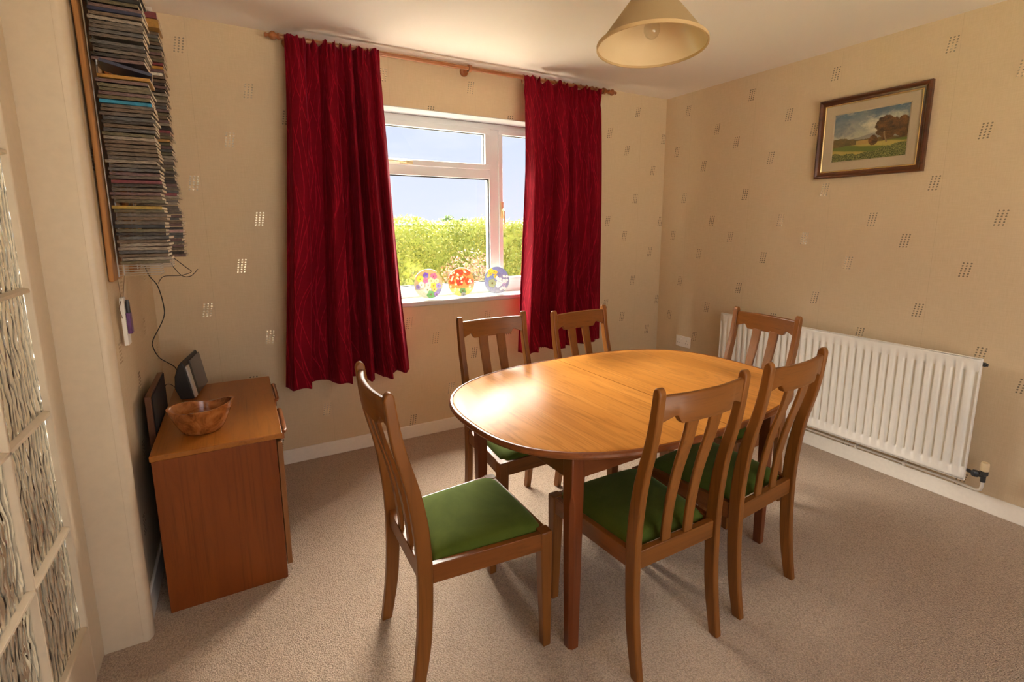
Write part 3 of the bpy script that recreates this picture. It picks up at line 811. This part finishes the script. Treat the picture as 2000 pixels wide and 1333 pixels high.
# ------------------------------------------------------------------ radiator, valve and pipe
rad = empty('radiator', (0, 0, 0), label='white ribbed panel radiator along the right-hand wall', cat='radiator')
RY0, RY1, RZ0, RZt = -2.132, -.712, .157, .741
g = G(); nF = 35; pitch = (RY1-RY0-.03)/nF; xb, xf = -.086, -.100
rows = [(RZ0, 0), (RZ0+.012, 0), (RZ0+.050, 0), (RZ0+.062, 1), (RZt-.064, 1), (RZt-.052, 0), (RZt-.010, 0), (RZt, 0)]
ys = []
for k in range(nF):
    y = RY0+.015+k*pitch
    for q, dpt in ((0, 0), (.12, .15), (.22, .85), (.35, 1), (.65, 1), (.78, .85), (.88, .15)): ys.append((y+q*pitch, dpt))
ys = [(RY0, 0)]+ys+[(RY1, 0)]
secs = [[(xb-.006-(.014 if fl else .008)*0-(.016*dpt if fl else .011), y, z) for (y, dpt) in ys] for z, fl in rows]
nn = len(ys)
g.v = [p for s_ in secs for p in s_]
for j in range(len(rows)-1):
    for i in range(nn-1): g.f.append((j*nn+i, j*nn+i+1, (j+1)*nn+i+1, (j+1)*nn+i)); g.mi.append(0)
g.build('panel', 'enamel', rad, solid=.002, sharp=60)
g = G(); g.box(-.094, -.072, RY0, RY1, RZ0, RZt); g.build('back_panel', 'enamel', rad, bevel=.003)
g = G()
g.box(-.104, -.090, RY0-.004, RY1+.004, RZ0-.004, RZ0+.004); g.box(-.104, -.090, RY0-.004, RY1+.004, RZt-.004, RZt+.004)
g.box(-.104, -.090, RY0-.004, RY0+.003, RZ0, RZt); g.box(-.104, -.090, RY1-.003, RY1+.004, RZ0, RZt)
g.build('edge_flange', 'enamel', rad, bevel=.002)
for yy in (-.95, -1.9):
    g = G(); g.box(-.072, -.0005, yy-.015, yy+.015, .25, .62); g.build('bracket', 'enamel', rad, bevel=.002)
g = G(); g.lathe([(.010, 0), (.010, .012), (.007, .012), (.007, .02)], (-.082, 0, .716), 1, 12)
g.v = [(p[0], RY0-p[1], p[2]) for p in g.v]; g.build('bleed_plug', 'blackmetal', rad)
val = empty('valve', (0, 0, 0)); val.parent = rad
g = G(); g.tube([(-.085, RY0+.01, .205), (-.085, RY0-.045, .200)], .008, 10); g.lathe([(.014, -.012), (.016, -.008), (.016, .010), (.013, .014)], (-.085, RY0-.036, .200), 2, 6)
g.lathe([(.010, 0), (.010, .030), (.016, .034), (.016, .052)], (-.085, RY0-.066, .172), 2, 10); g.tube([(-.085, RY0-.04, .200), (-.085, RY0-.066, .200)], .010, 10)
g.build('valve_body', 'blackmetal', val)
g = G(); g.lathe([(.015, 0), (.0165, .004), (.0165, .034), (.014, .040), (0.001, .040)], (-.085, RY0-.066, .226), 2, 20); g.build('valve_cap', 'beige', val)
g = G(); pp = [(-.085, RY0-.066, .174), (-.085, RY0-.066, .150), (-.078, RY0-.060, .128), (-.060, RY0-.040, .112), (-.036, RY0-.005, .105), (-.022, RY0+.06, .103)]
pp += [(-.022, y, .103) for y in np.linspace(RY0+.15, -.95, 14)]+[(-.022, -.80, .104), (-.05, -.735, .115), (-.075, -.69, .135), (-.085, -.685, .17), (-.085, -.69, .20), (-.085, -.712, .205)]
g.tube(pp, .0065, 10); pipe = g.build('supply_pipe', 'copper', rad)
for yy in (-1.30, -1.62, -1.86):
    g = G(); g.box(-.034, -.0005, yy-.006, yy+.006, .093, .115); g.build('clip', 'copper', pipe, bevel=.002)

# double socket
so_ = empty('wall_socket', (0, -.292, .443), label='white double power socket low on the right wall near the corner', cat='socket')
g = G(); g.box(-.010, -.0005, -.073, .073, -.043, .043); g.build('faceplate', 'socketp', so_, bevel=.004)
g = G()
for cy in (-.040, .040):
    for dy, dz, w, h in ((0, -.002-.016+.030, .004, .008), (-.011, -.012, .007, .003), (.011, -.012, .007, .003)):
        g = G(); g.box(-.0106, -.0098, cy+dy-w/2, cy+dy+w/2, dz-h/2, dz+h/2); g.build('pin_hole', 'blackmetal', so_)
for cy in (-.012, .012):
    g = G(); g.box(-.0125, -.0098, cy-.006, cy+.006, .004, .024); g.build('switch', 'socketp', so_, bevel=.0015)

# ------------------------------------------------------------------ picture
def fnoise(x, y, s=0):
    t, amp, fq = 0.0, 1.0, 5.0
    for o in range(4):
        X, Y = x*fq+s*3.7+o*17.3, y*fq+s*1.9+o*9.1; i, j = math.floor(X), math.floor(Y); a, b = X-i, Y-j
        a = a*a*(3-2*a); b = b*b*(3-2*b); hs = lambda p, q: (math.sin(p*127.1+q*311.7+o*74.7)*43758.5453) % 1.0
        t += amp*((hs(i, j)*(1-a)+hs(i+1, j)*a)*(1-b)+(hs(i, j+1)*(1-a)+hs(i+1, j+1)*a)*b-.5); amp *= .6; fq *= 2.1
    return t*1.5
def lerp3(a, b, t):
    t = max(0, min(1, t)); return tuple(p+(q-p)*t for p, q in zip(a, b))
def painting(u, v):
    n = fnoise(u, v, 1.3); n2 = fnoise(u*2.7+3, v*2.9, 4.1); r = rnd.random()
    c = lerp3((.42, .40, .30), (.10, .15, .19), (v-.45)/.55 + .25*n)                     # sky
    cl = math.sin(u*5.2+1.2+n*.8)*math.sin(v*6.4+.5)+.45*n2
    c = lerp3(c, (.60, .56, .40), (cl-.1)*.95)
    if cl < -.45: c = lerp3(c, (.12, .15, .18), (-.45-cl)*1.2)
    hill = .46+.05*math.exp(-((u-.52)/.12)**2)+.008*n
    if v < hill: c = (.26, .25, .21)
    hills2 = .42+.07*math.exp(-((u-.10)/.14)**2)-.06*max(0, u-.4)+.018*n2
    if v < hills2: c = lerp3((.07, .065, .022), (.19, .115, .035), .5+.5*n2)
    if .29 < v < .40 and .33 < u < .62: c = lerp3((.42, .26, .07), (.30, .22, .06), .5+.5*n)
    f = .30+.05*u+.012*n
    if v < f:
        c = lerp3((.42, .32, .075), (.13, .16, .03), .5+1.2*math.sin(v*26+u*5)+.3*n)
    if v < .16+.10*max(0, (u-.62)/.38)+.025*n2-.03*math.sin(u*6):
        c = lerp3((.035, .05, .012), (.36, .34, .10), r**2)
    d1 = ((u-.74)/.155)**2+((v-.60)/.245)**2+.45*n2; d2 = ((u-.93)/.10)**2+((v-.56)/.20)**2+.45*n; d3 = ((u-.56)/.07)**2+((v-.37)/.10)**2+.4*n2
    if min(d1, d2, d3) < 1 and v > .27: c = lerp3((.040, .022, .010), (.25, .115, .030), .35+.4*n2+.35*(r-.5))
    if abs(u-.73-.03*math.sin(v*9)) < .010 and .30 < v < .52: c = (.25, .16, .08)
    return tuple(max(0, min(1, x*(.92+.16*r))) for x in c)
def colored_grid(name, nu, nv, posf, colf, mat, parent):
    g = G(); g.grid(posf, nu, nv); o = g.build(name, mat, parent)
    me = o.data; ca = me.color_attributes.new('Col', 'FLOAT_COLOR', 'POINT')
    arr = []
    for j in range(nv):
        for i in range(nu): arr += [*colf(i/(nu-1), j/(nv-1)), 1.0]
    ca.data.foreach_set('color', arr); return o
PY0, PY1, PZ0, PZ1 = -1.772, -1.228, 1.604, 2.033
pic = empty('framed_painting', (0, (PY0+PY1)/2, PZ0), label='small framed landscape oil painting hanging on the right wall', cat='painting')
def frame_ring(w0, w1, xs):    # xs: list of (inset, x)
    g = G(); secs = []
    for (sy, sz) in ((PY0, PZ0), (PY1, PZ0), (PY1, PZ1), (PY0, PZ1)):
        dy = 1 if sy == PY0 else -1; dz = 1 if sz == PZ0 else -1
        secs.append([(x, sy+dy*i-(PY0+PY1)/2, sz+dz*i-PZ0) for i, x in xs])
    g.loft(secs, closed=True); return g
g = frame_ring(0, 0, [(0, -.001), (0, -.022), (.006, -.030), (.012, -.030), (.018, -.024), (.026, -.020), (.033, -.018), (.033, -.001)])
g.build('frame', 'frame', pic, sharp=25)
g = frame_ring(0, 0, [(.033, -.004), (.033, -.0185), (.036, -.0195), (.039, -.016), (.039, -.004)]); g.build('gilt_slip', 'gilt', pic, sharp=25)
IN = .088
g = frame_ring(0, 0, [(.038, -.004), (.038, -.013), (IN-.006, -.010), (IN-.006, -.0115), (IN, -.009), (IN, -.004)]); g.build('linen_mount', 'linen', pic, sharp=25)
yc_ = (PY0+PY1)/2
colored_grid('canvas', 190, 128, lambda u, v: (-.007, (PY1-IN)-(PY1-PY0-2*IN)*u-yc_, IN+(PZ1-PZ0-2*IN)*v), painting, 'paint', pic)

# ------------------------------------------------------------------ pendant lamp
LC = Vector((-1.587, -1.517, 1.989)); nrm = Vector((.0282, .0597, 1)).normalized()
lamp = bpy.data.objects.new('pendant_lamp', None); COL.objects.link(lamp); lamp.location = LC
lamp.rotation_mode = 'QUATERNION'; lamp.rotation_quaternion = Vector((0, 0, 1)).rotation_difference(nrm)
tag(lamp, 'cream cone-shaped pendant lampshade with a clear unlit bulb, hanging from the ceiling', 'lamp')
LH, LT = .205, .046
g = G(); g.lathe([(.200, 0), (LT, LH)], n=72, caps=False, mi=0); sh_ = g.build('lamp_shade', 'shade', lamp, sharp=60)
g = G(); g.lathe([(.1985, .001), (LT-.002, LH-.001)], n=72, caps=False); g.build('shade_lining', 'shadein', lamp, sharp=60)
g = G()
for R0, z0 in ((.1995, 0), (LT, LH)):
    g.loft([[(math.cos(a)*(R0+dx), math.sin(a)*(R0+dx), z0+dz) for dx, dz in ((.002, -.004), (.002, .008), (-.004, .012), (-.003, -.004))] for a in np.linspace(0, 2*PI, 72, endpoint=False)], closed=True)
g.build('shade_trim', plain('shade_tape', (.55, .39, .19), .7), lamp, sharp=50)
g = G(); g.lathe([(.003, .205), (.016, .203), (.018, .160), (.020, .150), (.020, .120), (.014, .118), (.001, .118)], n=20); g.build('bulb_holder', 'white', lamp)
g = G(); g.lathe([(.013, .118), (.014, .105), (.022, .088), (.029, .068), (.029, .052), (.022, .036), (.010, .028), (.001, .027)], n=28); g.build('bulb', 'bulb', lamp, sharp=80)
inv = lamp.rotation_quaternion.inverted()
top = inv @ (Vector((LC.x+.006, LC.y+.012, H-.012))-LC)
g = G(); g.tube([(0, 0, .200), tuple(top*.9), tuple(top)], .0035, 8); g.build('flex', 'white', lamp)
g = G(); g.lathe([(.045, .0), (.045, .006), (.030, .020), (.008, .028)], n=24); g.v = [tuple(top+Vector((x, y, .0118-z))) for x, y, z in g.v]; g.build('ceiling_rose', 'white', lamp)

# ------------------------------------------------------------------ curtain pole, rings, curtains
CY_, CZ = -.088, 2.256
rod = empty('curtain_pole', (0, 0, 0), label='reddish wooden curtain pole with turned finials above the window', cat='curtain pole')
g = G(); g.tube([(-2.70, CY_, CZ), (-.645, CY_, CZ)], .0115, 16); g.build('pole', 'rod', rod)
for x, s in ((-2.70, -1), (-.645, 1)):
    g = G(); pr = [(.0115, 0), (.016, .002), (.016, .009), (.011, .012), (.014, .016), (.021, .026), (.021, .036), (.013, .046), (.007, .050), (.007, .055), (.011, .060), (.009, .068), (.001, .070)]
    g.loft([[(x+s*h, CY_+r*math.cos(a), CZ+r*math.sin(a)) for a in np.linspace(0, 2*PI, 20, endpoint=False)] for r, h in pr]); g.build('finial', 'rod', rod, sharp=60)
for x in (-2.66, -1.69, -.685):
    g = G(); pr = [(.026, -.0005), (.026, -.008), (.020, -.016), (.011, -.020), (.011, CY_+.02)]
    g.loft([[(x+r*math.cos(a), y, CZ+.001+r*math.sin(a)) for a in np.linspace(0, 2*PI, 20, endpoint=False)] for r, y in pr])
    g.loft([[(x-.008+dx, CY_+r*math.cos(a), CZ+r*math.sin(a)) for r, dx in ((.0125, 0), (.021, 0), (.021, .016), (.0125, .016))] for a in np.linspace(0, 2*PI, 24, endpoint=False)], closed=True)
    g.build('bracket', 'rod', rod, sharp=50)
RING = None
def ring_at(x, side, k, n):
    global RING
    if RING is None:
        RING = empty('curtain_ring', (x, CY_, CZ-.008))
        g = G(); g.tube([(.002*math.sin(a), .0225*math.cos(a), .0225*math.sin(a)) for a in np.linspace(0, 2*PI, 28, endpoint=False)], .0035, 8, closed=True); g.build('hoop', 'rod', RING)
        g = G(); g.tube([(0, 0, -.0225), (0, -.001, -.028), (0, -.003, -.036)], .0014, 6); g.build('eye', 'brass', RING)
        o = RING
    else: o = copy_tree(RING)
    o.location = (x, CY_, CZ-.008); o.rotation_euler = (0, 0, rnd.uniform(-.25, .25))
    return o
ONES = ['', 'first', 'second', 'third', 'fourth', 'fifth', 'sixth', 'seventh', 'eighth', 'ninth', 'tenth', 'eleventh', 'twelfth', 'thirteenth', 'fourteenth', 'fifteenth', 'sixteenth', 'seventeenth', 'eighteenth', 'nineteenth']
def ordn(i):
    n = i+1
    if n < 20: return ONES[n]
    t = ['', '', 'twent', 'thirt', 'fort', 'fift', 'sixt', 'sevent', 'eight', 'ninet'][n//10]
    return t+'ieth' if n % 10 == 0 else t+'y-'+ONES[n % 10]
RXL = [-2.655, -2.628, -2.595, -2.55, -2.50, -2.455, -2.42, -2.375, -2.335, -2.285, -2.262]
RXR = [-1.325, -1.30, -1.245, -1.165, -1.095, -1.02, -.945, -.885, -.835, -.79, -.755]
for i, x in enumerate(RXL):
    tag(ring_at(x, 'l', i, len(RXL)), '%s wooden curtain ring from the finial end, above the longer curtain beside the sideboard' % ordn(i), 'curtain ring', 'curtain rings on the pole')
for i, x in enumerate(RXR):
    tag(ring_at(x, 'r', i, len(RXR)), '%s wooden curtain ring from the bare mid pole, above the curtain behind the chairs' % ordn(i), 'curtain ring', 'curtain rings on the pole')

def curtain(name, folds, xt, xb, ztop, zbot, hooks, label, bulge=0.0, seed=1):
    # folds: list of (t, depth) control points across the width, depth towards the room
    r = random.Random(seed); nu, nv = 260, 70
    ft = [f[0] for f in folds]; fd = [f[1] for f in folds]
    fine = [(r.uniform(30, 60), r.uniform(0, 6.28), r.uniform(.002, .004)) for _ in range(4)]
    def ss(t):
        k = max(i for i in range(len(ft)) if ft[i] <= t+1e-9); k = min(k, len(ft)-2)
        q = (t-ft[k])/(ft[k+1]-ft[k]); q = q*q*(3-2*q); return fd[k]+(fd[k+1]-fd[k])*q
    def f(u, v):        # v 0 top, 1 bottom
        t = u
        h = (1-v)
        lag = .015*math.sin(6*v+u*9)
        d = ss(min(1, max(0, t+lag*v*(1-v)*2)))
        grow = .45+.55*min(1, v*3.0) + .25*v
        y = -.106-2.1*d*grow
        for fr, ph, am in fine: y += am*math.sin(fr*u+ph+v*1.5)*(.6+.4*v)
        gather = math.exp(-(v/.045)**2)
        y += .010*gather*math.sin(u*120+math.sin(u*31)*2)
        pinch = math.exp(-((v-.055)/.018)**2); y += .010*pinch
        xa = xt[0]+(xt[1]-xt[0])*u; xbm = xb[0]+(xb[1]-xb[0])*u
        w = v**1.15
        x = xa+(xbm-xa)*w+bulge*math.sin(PI*min(1, v*1.05))*u**2
        x += .010*math.sin(u*2*PI*7+1)*min(1, v*4)*.6
        droop = 0.0
        for a, b in zip(hooks[:-1], hooks[1:]):
            if a <= xa <= b: droop = min(.030, (b-a)*.55)*(1-(2*(xa-a)/(b-a)-1)**2)
        zt = ztop-droop
        z = zt+(zbot-zt)*v-.004*math.sin(u*40)*v
        return (x, y, z)
    g = G(); g.grid(f, nu, nv)
    o = g.build(name, 'curtain', solid=.003, sharp=80)
    uvl = o.data.uv_layers.new(name='UVMap')
    ln = [0.0]
    for i in range(1, nu):
        a, b = Vector(f((i-1)/(nu-1), .7)), Vector(f(i/(nu-1), .7)); ln.append(ln[-1]+(b-a).length)
    data = []
    for l in o.data.loops:
        vi = l.vertex_index; j, i = divmod(vi, nu); data += [ln[i], 1.75*j/(nv-1)]
    uvl.data.foreach_set('uv', data)
    return tag(o, label, 'curtain', 'red curtains at the window')
LF = [(0, .015), (.06, .045), (.17, .050), (.215, .0), (.33, .004), (.41, .050), (.485, .060), (.52, .000), (.57, .012), (.64, .062), (.67, .050), (.70, .002), (.74, .045), (.81, .065), (.84, .020), (.88, .012), (.95, .035), (1, .01)]
curtain('curtain', LF, (-2.682, -2.225), (-2.812, -2.140), 2.262, .492, RXL, 'long crimson velvet curtain between the sideboard corner and the window', bulge=-.010, seed=4)
RF = [(0, .030), (.06, .060), (.14, .062), (.19, .010), (.30, .018), (.38, .055), (.44, .060), (.475, .000), (.53, .020), (.57, .045), (.61, .006), (.67, .018), (.73, .044), (.78, .012), (.86, .030), (.92, .012), (1, .004)]
curtain('curtain', RF, (-1.338, -.725), (-1.425, -.700), 2.258, .515, RXR, 'crimson velvet curtain nearer the radiator, hanging behind two chair backs', bulge=.006, seed=9)

# ------------------------------------------------------------------ plates on the sill
def flower_plate(kind):
    r = random.Random({'a': 3, 'b': 8, 'c': 12}[kind]); fl = []
    if kind == 'a':
        bgf = lambda x, y: lerp3((.42, .25, .12), (.30, .28, .26), (.4-y)*.9) if y > -.35 else ((.45, .42, .34) if x < .2 else (.20, .15, .30))
        pal = [((-.55, .38), .26, (.85, .52, .05)), ((-.15, .62), .22, (.13, .06, .33)), ((.40, .52), .26, (.72, .10, .20)), ((-.15, .25), .22, (.72, .08, .20)), ((.22, .22), .24, (.80, .62, .30)), ((-.48, -.02), .24, (.75, .70, .42)), ((-.72, -.15), .18, (.20, .13, .35)), ((.0, -.05), .22, (.80, .50, .42)), ((.38, -.12), .24, (.85, .42, .06)), ((-.08, -.38), .28, (.88, .58, .38)), ((.42, -.38), .18, (.80, .40, .10)), ((.72, -.12), .18, (.22, .14, .40)), ((.60, .20), .18, (.70, .62, .30)), ((.15, -.72), .30, (.13, .28, .10)), ((.55, -.72), .2, (.25, .14, .38))]
    elif kind == 'b':
        bgf = lambda x, y: (.70, .22, .07) if y > -.4 else (.75, .45, .15)
        pal = [((r.uniform(-.8, .8), r.uniform(-.2, .85)), .17, (.80, .06, .025)) for _ in range(12)]+[((-.1, .05), .30, (.82, .05, .03)), ((.55, .05), .26, (.80, .06, .03)), ((-.65, .45), .26, (.82, .06, .03)), ((.5, .68), .26, (.82, .07, .03)), ((.0, .70), .24, (.78, .05, .03))]
        pal += [((r.uniform(-.85, .85), r.uniform(-.8, .8)), .075, (.85, .75, .45)) for _ in range(26)]+[((.10, -.62), .26, (.15, .25, .10)), ((.12, -.9), .2, (.30, .28, .30))]
    else:
        bgf = lambda x, y: lerp3((.17, .21, .42), (.40, .44, .54), (.3-y)*.7+.3*fnoise(x, y))
        pal = [((r.uniform(-.6, .2), r.uniform(.2, .85)), .16, (.80, .48, .07)) for _ in range(10)]+[((r.uniform(0, .85), r.uniform(-.7, .3)), .11, (.78, .78, .82)) for _ in range(30)]+[((-.35, -.2), .34, (.33, .36, .22)), ((-.7, .35), .13, (.80, .55, .20)), ((.6, -.35), .16, (.40, .36, .60))]
        pal = pal[-3:-2]+pal[:-3]+pal[-2:]
    def col(x, y):
        c = bgf(x, y)
        for (cx, cy), R_, cc in pal:
            dx, dy = x-cx, y-cy; d = math.hypot(dx, dy); a = math.atan2(dy, dx)
            edge = R_*(.80+.20*abs(math.cos(2.5*a+cx*9)))
            if d < edge:
                k = d/edge; c = lerp3(tuple(q*.8 for q in cc), tuple(min(1, q*1.12) for q in cc), k)
                if k < .22 and R_ > .15: c = (.16, .10, .05)
                if k > .93: c = tuple(q*.6 for q in cc)
        n = .85+.3*rnd.random(); return tuple(min(1, q*n) for q in c)
    return col
rimm = window_glass('plate_glass', (.86, .96, .90), 1.2); backm = rimm
for kind, x, z, lb in (('a', -1.944, .981, 'round plate of mixed pansies, first on the sill from the longer curtain'), ('b', -1.721, .982, 'round plate of red and orange flowers, middle one on the sill'), ('c', -1.464, .981, 'round blue plate of yellow and white flowers, last on the sill before the shorter curtain')):
    R_ = .0955
    pl = empty('decorative_plate', (x, .030, .8785), label=lb, cat='plate', group='flower plates on the window sill')
    pl.rotation_euler = (math.radians(-4), 0, math.radians(rnd.uniform(-3, 3)))
    g = G(); prf = [(.001, .003), (R_*.6, .003), (R_*.93, -.002), (R_*.99, -.0045), (R_, -.003), (R_*.99, -.0005), (R_*.93, .003), (R_*.6, .0075), (.001, .0075)]
    g.loft([[(q*math.cos(a), h, R_+q*math.sin(a)) for a in np.linspace(0, 2*PI, 72, endpoint=False)] for q, h in prf]); g.build('plate_body', rimm if kind != 'x' else backm, pl, sharp=60)
    cf = flower_plate(kind)
    nr, na = 46, 120
    def pos(u, v, R_=R_):
        q = v*R_*.955; a = 2*PI*u
        h = interp(q/R_, [0, .6, .93, .99], [.0028, .0028, -.0023, -.0046]); return (q*math.cos(a), h, R_+q*math.sin(a))
    colored_grid('flower_print', na, nr, pos, lambda u, v: cf(v*math.cos(2*PI*u), v*math.sin(2*PI*u)), 'plate', pl)

# ------------------------------------------------------------------ CD racks and CDs
def rack(name, y0, y1, z0, z1, label, x0=-3.338):
    r_ = empty(name, (0, 0, 0), label=label, cat='rack')
    secs = []
    for z in np.linspace(z0, z1, 20):
        k = (z-z0)/(z1-z0); b = .006*math.sin(PI*k)
        secs.append([(x0+b, y0, z), (x0+b+.014, y0, z), (x0+b+.014, y1, z), (x0+b, y1, z)])
    g = G(); g.loft(secs); g.build('backboard', 'rack', r_, bevel=.004)
    g = G(); xf = x0+.024
    for yy in (y0+.030, y1-.030): g.tube([(xf, yy, z0+.012), (xf, yy, z1-.02)], .0022, 6)
    g.build('upright_wire', 'steel', r_)
    g = G()
    for k in range(5):
        z = z0+.018+k*.0085
        ya, yb = y0+.030, y1-.030
        g.tube([(xf, ya, z), (xf+.112, ya, z-.001), (xf+.116, (ya+yb)/2, z), (xf+.112, yb, z-.001), (xf, yb, z)], .0011, 5)
    g.build('prong', 'steel', r_)
    return r_
rack('cd_rack', -.932, -.775, 1.158, 2.20, 'wooden wall rack nearer the door, packed with stacked CD cases')
rack('cd_rack', -.555, -.400, 1.158, 2.20, 'wooden wall rack nearer the window wall, half hidden by the other rack')
cdm = {}
def cdmat(key, col, rough=.25):
    if key not in cdm: cdm[key] = plain('cd_'+key, col, rough, var=.25, coat=.3, bump=(90, .15, .001))
    return cdm[key]
def clear_case(key, base):
    if key in cdm: return cdm[key]
    mt, nt, b, out = new_mat('cd_'+key); nb = NB(nt)
    n = nb.noise(nb.coord('Object', (55, 55, 900)), 1, 3, .6)
    c = nb.mix(nb.rng(n, .35, .68, 0, 1), tuple(q*.35 for q in base), tuple(min(1, q*1.5) for q in base))
    nt.links.new(c, b.inputs['Base Color']); b.inputs['Roughness'].default_value = .18; b.inputs['Coat Weight'].default_value = .6; b.inputs['Coat Roughness'].default_value = .08
    cdm[key] = mt; return mt
TONES = [('grey', (.13, .108, .088)), ('dark', (.05, .042, .037)), ('brown', (.15, .108, .075)), ('plum', (.15, .092, .088)), ('olive', (.13, .112, .068)), ('slate', (.105, .102, .10)), ('pale', (.27, .225, .175))]
WORD = {'grey': 'mid grey', 'dark': 'dark', 'brown': 'brownish', 'plum': 'plum-tinted', 'olive': 'olive-tinted', 'slate': 'slate-grey', 'pale': 'pale', 'blue': 'bright blue', 'gold': 'gold-spined', 'red': 'dark red', 'black': 'plain black', 'pink': 'pale pink', 'white': 'white', 'orange': 'orange', 'navy': 'navy'}
insert = plain('cd_insert_card', (.72, .63, .48), .6)
CDP = {}
def cd_at(key, mat, x, y, z, rz, tilt, th, ins=None):
    pk = (key, th)
    if pk not in CDP:
        g = G(); L_, D_ = .133, .125
        g.box(0, L_, 0, D_, 0, th, 0)
        o = g.build('cd_case', [mat, 'white'], bevel=.0008, seg=1)
        g = G(); g.box(.004, L_+.0006, .004, D_-.003, th*.22, th*.78, 0); g.build('inlay_card', [ins or insert], o)
        CDP[pk] = o
    else: o = copy_tree(CDP[pk])
    o.location = (x, y, z); o.rotation_euler = (0, tilt, rz)
    return o
SPECIAL = {'blue': (.02, .20, .34), 'gold': (.30, .20, .03), 'red': (.16, .02, .025), 'black': (.008, .008, .009), 'pink': (.36, .20, .18), 'white': (.55, .50, .42), 'orange': (.34, .17, .025), 'navy': (.015, .02, .05)}
def stack(which, y, z0, z1, spec, gaps, seed, phrase, x0):
    r = random.Random(seed); z = z0; i = 0
    while z < z1:
        gp = next((b for a, b in gaps if a <= z < b), None)
        if gp: z = gp; continue
        key = None
        for zz, k in spec:
            if abs(z-zz) < .0062: key = k
        if key is None: key, base = r.choice(TONES); mat = clear_case(key, base)
        else: mat = cdmat(key, SPECIAL[key], .4)
        th = .0102
        ins = plain('cd_insert_yellow', (.55, .42, .12), .6) if False else None
        tilt = r.uniform(-.012, .012); dx = r.uniform(.002, .013)
        o = cd_at(key, mat, x0+dx, y+r.uniform(-.004, .004), z, r.uniform(-.03, .03), tilt, th, None)
        o['label'] = '%s CD case, %s up from the bottom of %s' % (WORD[key], ordn(i), phrase)
        o['category'] = 'cd'; o['group'] = 'CD cases in '+phrase
        i += 1; z += th+r.choice((.0012, .0016, .002, .003))
stack('a', -.905, 1.212, 2.10, [(1.388, 'gold'), (1.330, 'black'), (1.474, 'red'), (1.716, 'blue'), (1.80, 'pale') if False else (1.799, 'orange'), (1.99, 'navy'), (2.02, 'black')], [(1.402, 1.412), (1.806, 1.845), (1.897, 1.914)], 5, 'the rack nearer the door', -3.312)
stack('b', -.528, 1.215, 2.06, [(1.308, 'pink'), (1.46, 'red'), (1.66, 'orange'), (1.70, 'red'), (1.9, 'pale') if False else (1.905, 'white'), (1.94, 'red'), (1.93, 'orange')], [], 11, 'the rack nearer the window wall', -3.297)
# fatter boxes lying on top of the far rack, one case leaning out of the near one
for key, z, th, dx, lb in (('orange', 2.075, .030, .004, 'thick orange boxed set near the top of the rack nearer the window wall'), ('red', 2.107, .022, .0, 'dark red box lying on the orange one, top of the rack nearer the window wall'), ('white', 2.131, .014, -.012, 'white case topmost on the rack nearer the window wall')):
    o = cd_at(key+'_box', cdmat(key, SPECIAL[key], .4), -3.292+dx, -.530, z, 0, 0, th); tag(o, lb, 'cd', 'CD boxes on top of the racks')
o = cd_at('navy', cdmat('navy', SPECIAL['navy'], .4), -3.292, -.912, 1.840, .10, .20, .0102); tag(o, 'navy CD case leaning down out of a gap high in the rack nearer the door', 'cd', 'CD cases in the rack nearer the door')
for o in bpy.data.objects:
    if o.name.startswith('cd_case') and not o.get('label'): pass

# ------------------------------------------------------------------ hanging notepad, cables
hn = empty('memo_board', (-3.322, -.86, 1.085), label='narrow white memo board hung on strings below the CD rack by the door', cat='memo board')
g = G(); g.prism([(-.020, -.150), (.030, -.150), (.030, .0), (.018, .014), (-.010, .014), (-.020, .0)], 0, -.006, .006); g.build('backing', 'white', hn, bevel=.0015)
g = G(); g.box(.006, .018, -.012, .022, -.112, -.040); g.build('notepad', 'purple', hn, bevel=.002)
g = G(); g.tube([(.012, .004, -.040), (.012, .003, -.002)], .0065, 8); g.tube([(.012, .003, -.002), (.012, .003, .004)], .005, 8); g.build('pen', 'black', hn)
g = G(); g.tube([(0, -.012, .006), (.004, -.048, .082)], .0009, 5); g.tube([(0, .020, .006), (.004, .070, .082)], .0009, 5)
g.tube([(.0, -.021, .004), (-.006, -.030, -.02), (-.002, -.022, -.055)], .0012, 5); g.build('string', 'string', hn)
def spline(pts, n=8):
    pts = [Vector(p) for p in pts]; out = []
    P = [pts[0]]+pts+[pts[-1]]
    for i in range(1, len(P)-2):
        for k in range(n):
            t = k/n; a, b, c, d = P[i-1:i+3]
            out.append(tuple(.5*((2*b)+(c-a)*t+(2*a-5*b+4*c-d)*t*t+(3*b-a-3*c+d)*t**3)))
    out.append(tuple(pts[-1])); return out
cb = G().tube(spline([(-3.312, -.40, 1.205), (-3.312, -.30, 1.13), (-3.290, -.25, 1.072), (-3.277, -.25, .978), (-3.286, -.25, .92), (-3.331, -.25, .831), (-3.334, -.25, .796), (-3.315, -.25, .745), (-3.266, -.26, .702), (-3.252, -.28, .674), (-3.248, -.30, .640)]), .0022, 6)
cb.build('power_cable', 'black', label='long black cable hanging down the corner to the stereo', cat='cable')
cb = G().tube(spline([(-3.22, -.42, 1.205), (-3.215, -.36, 1.165), (-3.19, -.32, 1.120), (-3.16, -.30, 1.115), (-3.130, -.30, 1.145)]), .0015, 6)
cb.build('aerial_wire', 'black', label='short thin black wire curling out with its free end under the CD racks', cat='cable')
cb = G().tube(spline([(-3.205, -.42, 1.205), (-3.17, -.36, 1.16), (-3.155, -.32, 1.135), (-3.20, -.28, 1.118), (-3.262, -.262, 1.115), (-3.286, -.255, 1.085)]), .0015, 6)
cb.build('aerial_wire', 'black', label='short black wire looping back to the long cable under the CD racks', cat='cable')
cb = G().tube(spline([(-3.255, -.405, .64), (-3.268, -.42, .66), (-3.280, -.44, .668), (-3.2835, -.45, .664)]), .0015, 6)
cb.build('short_lead', 'black', label='short lead between the stereo back and the dark board', cat='cable')
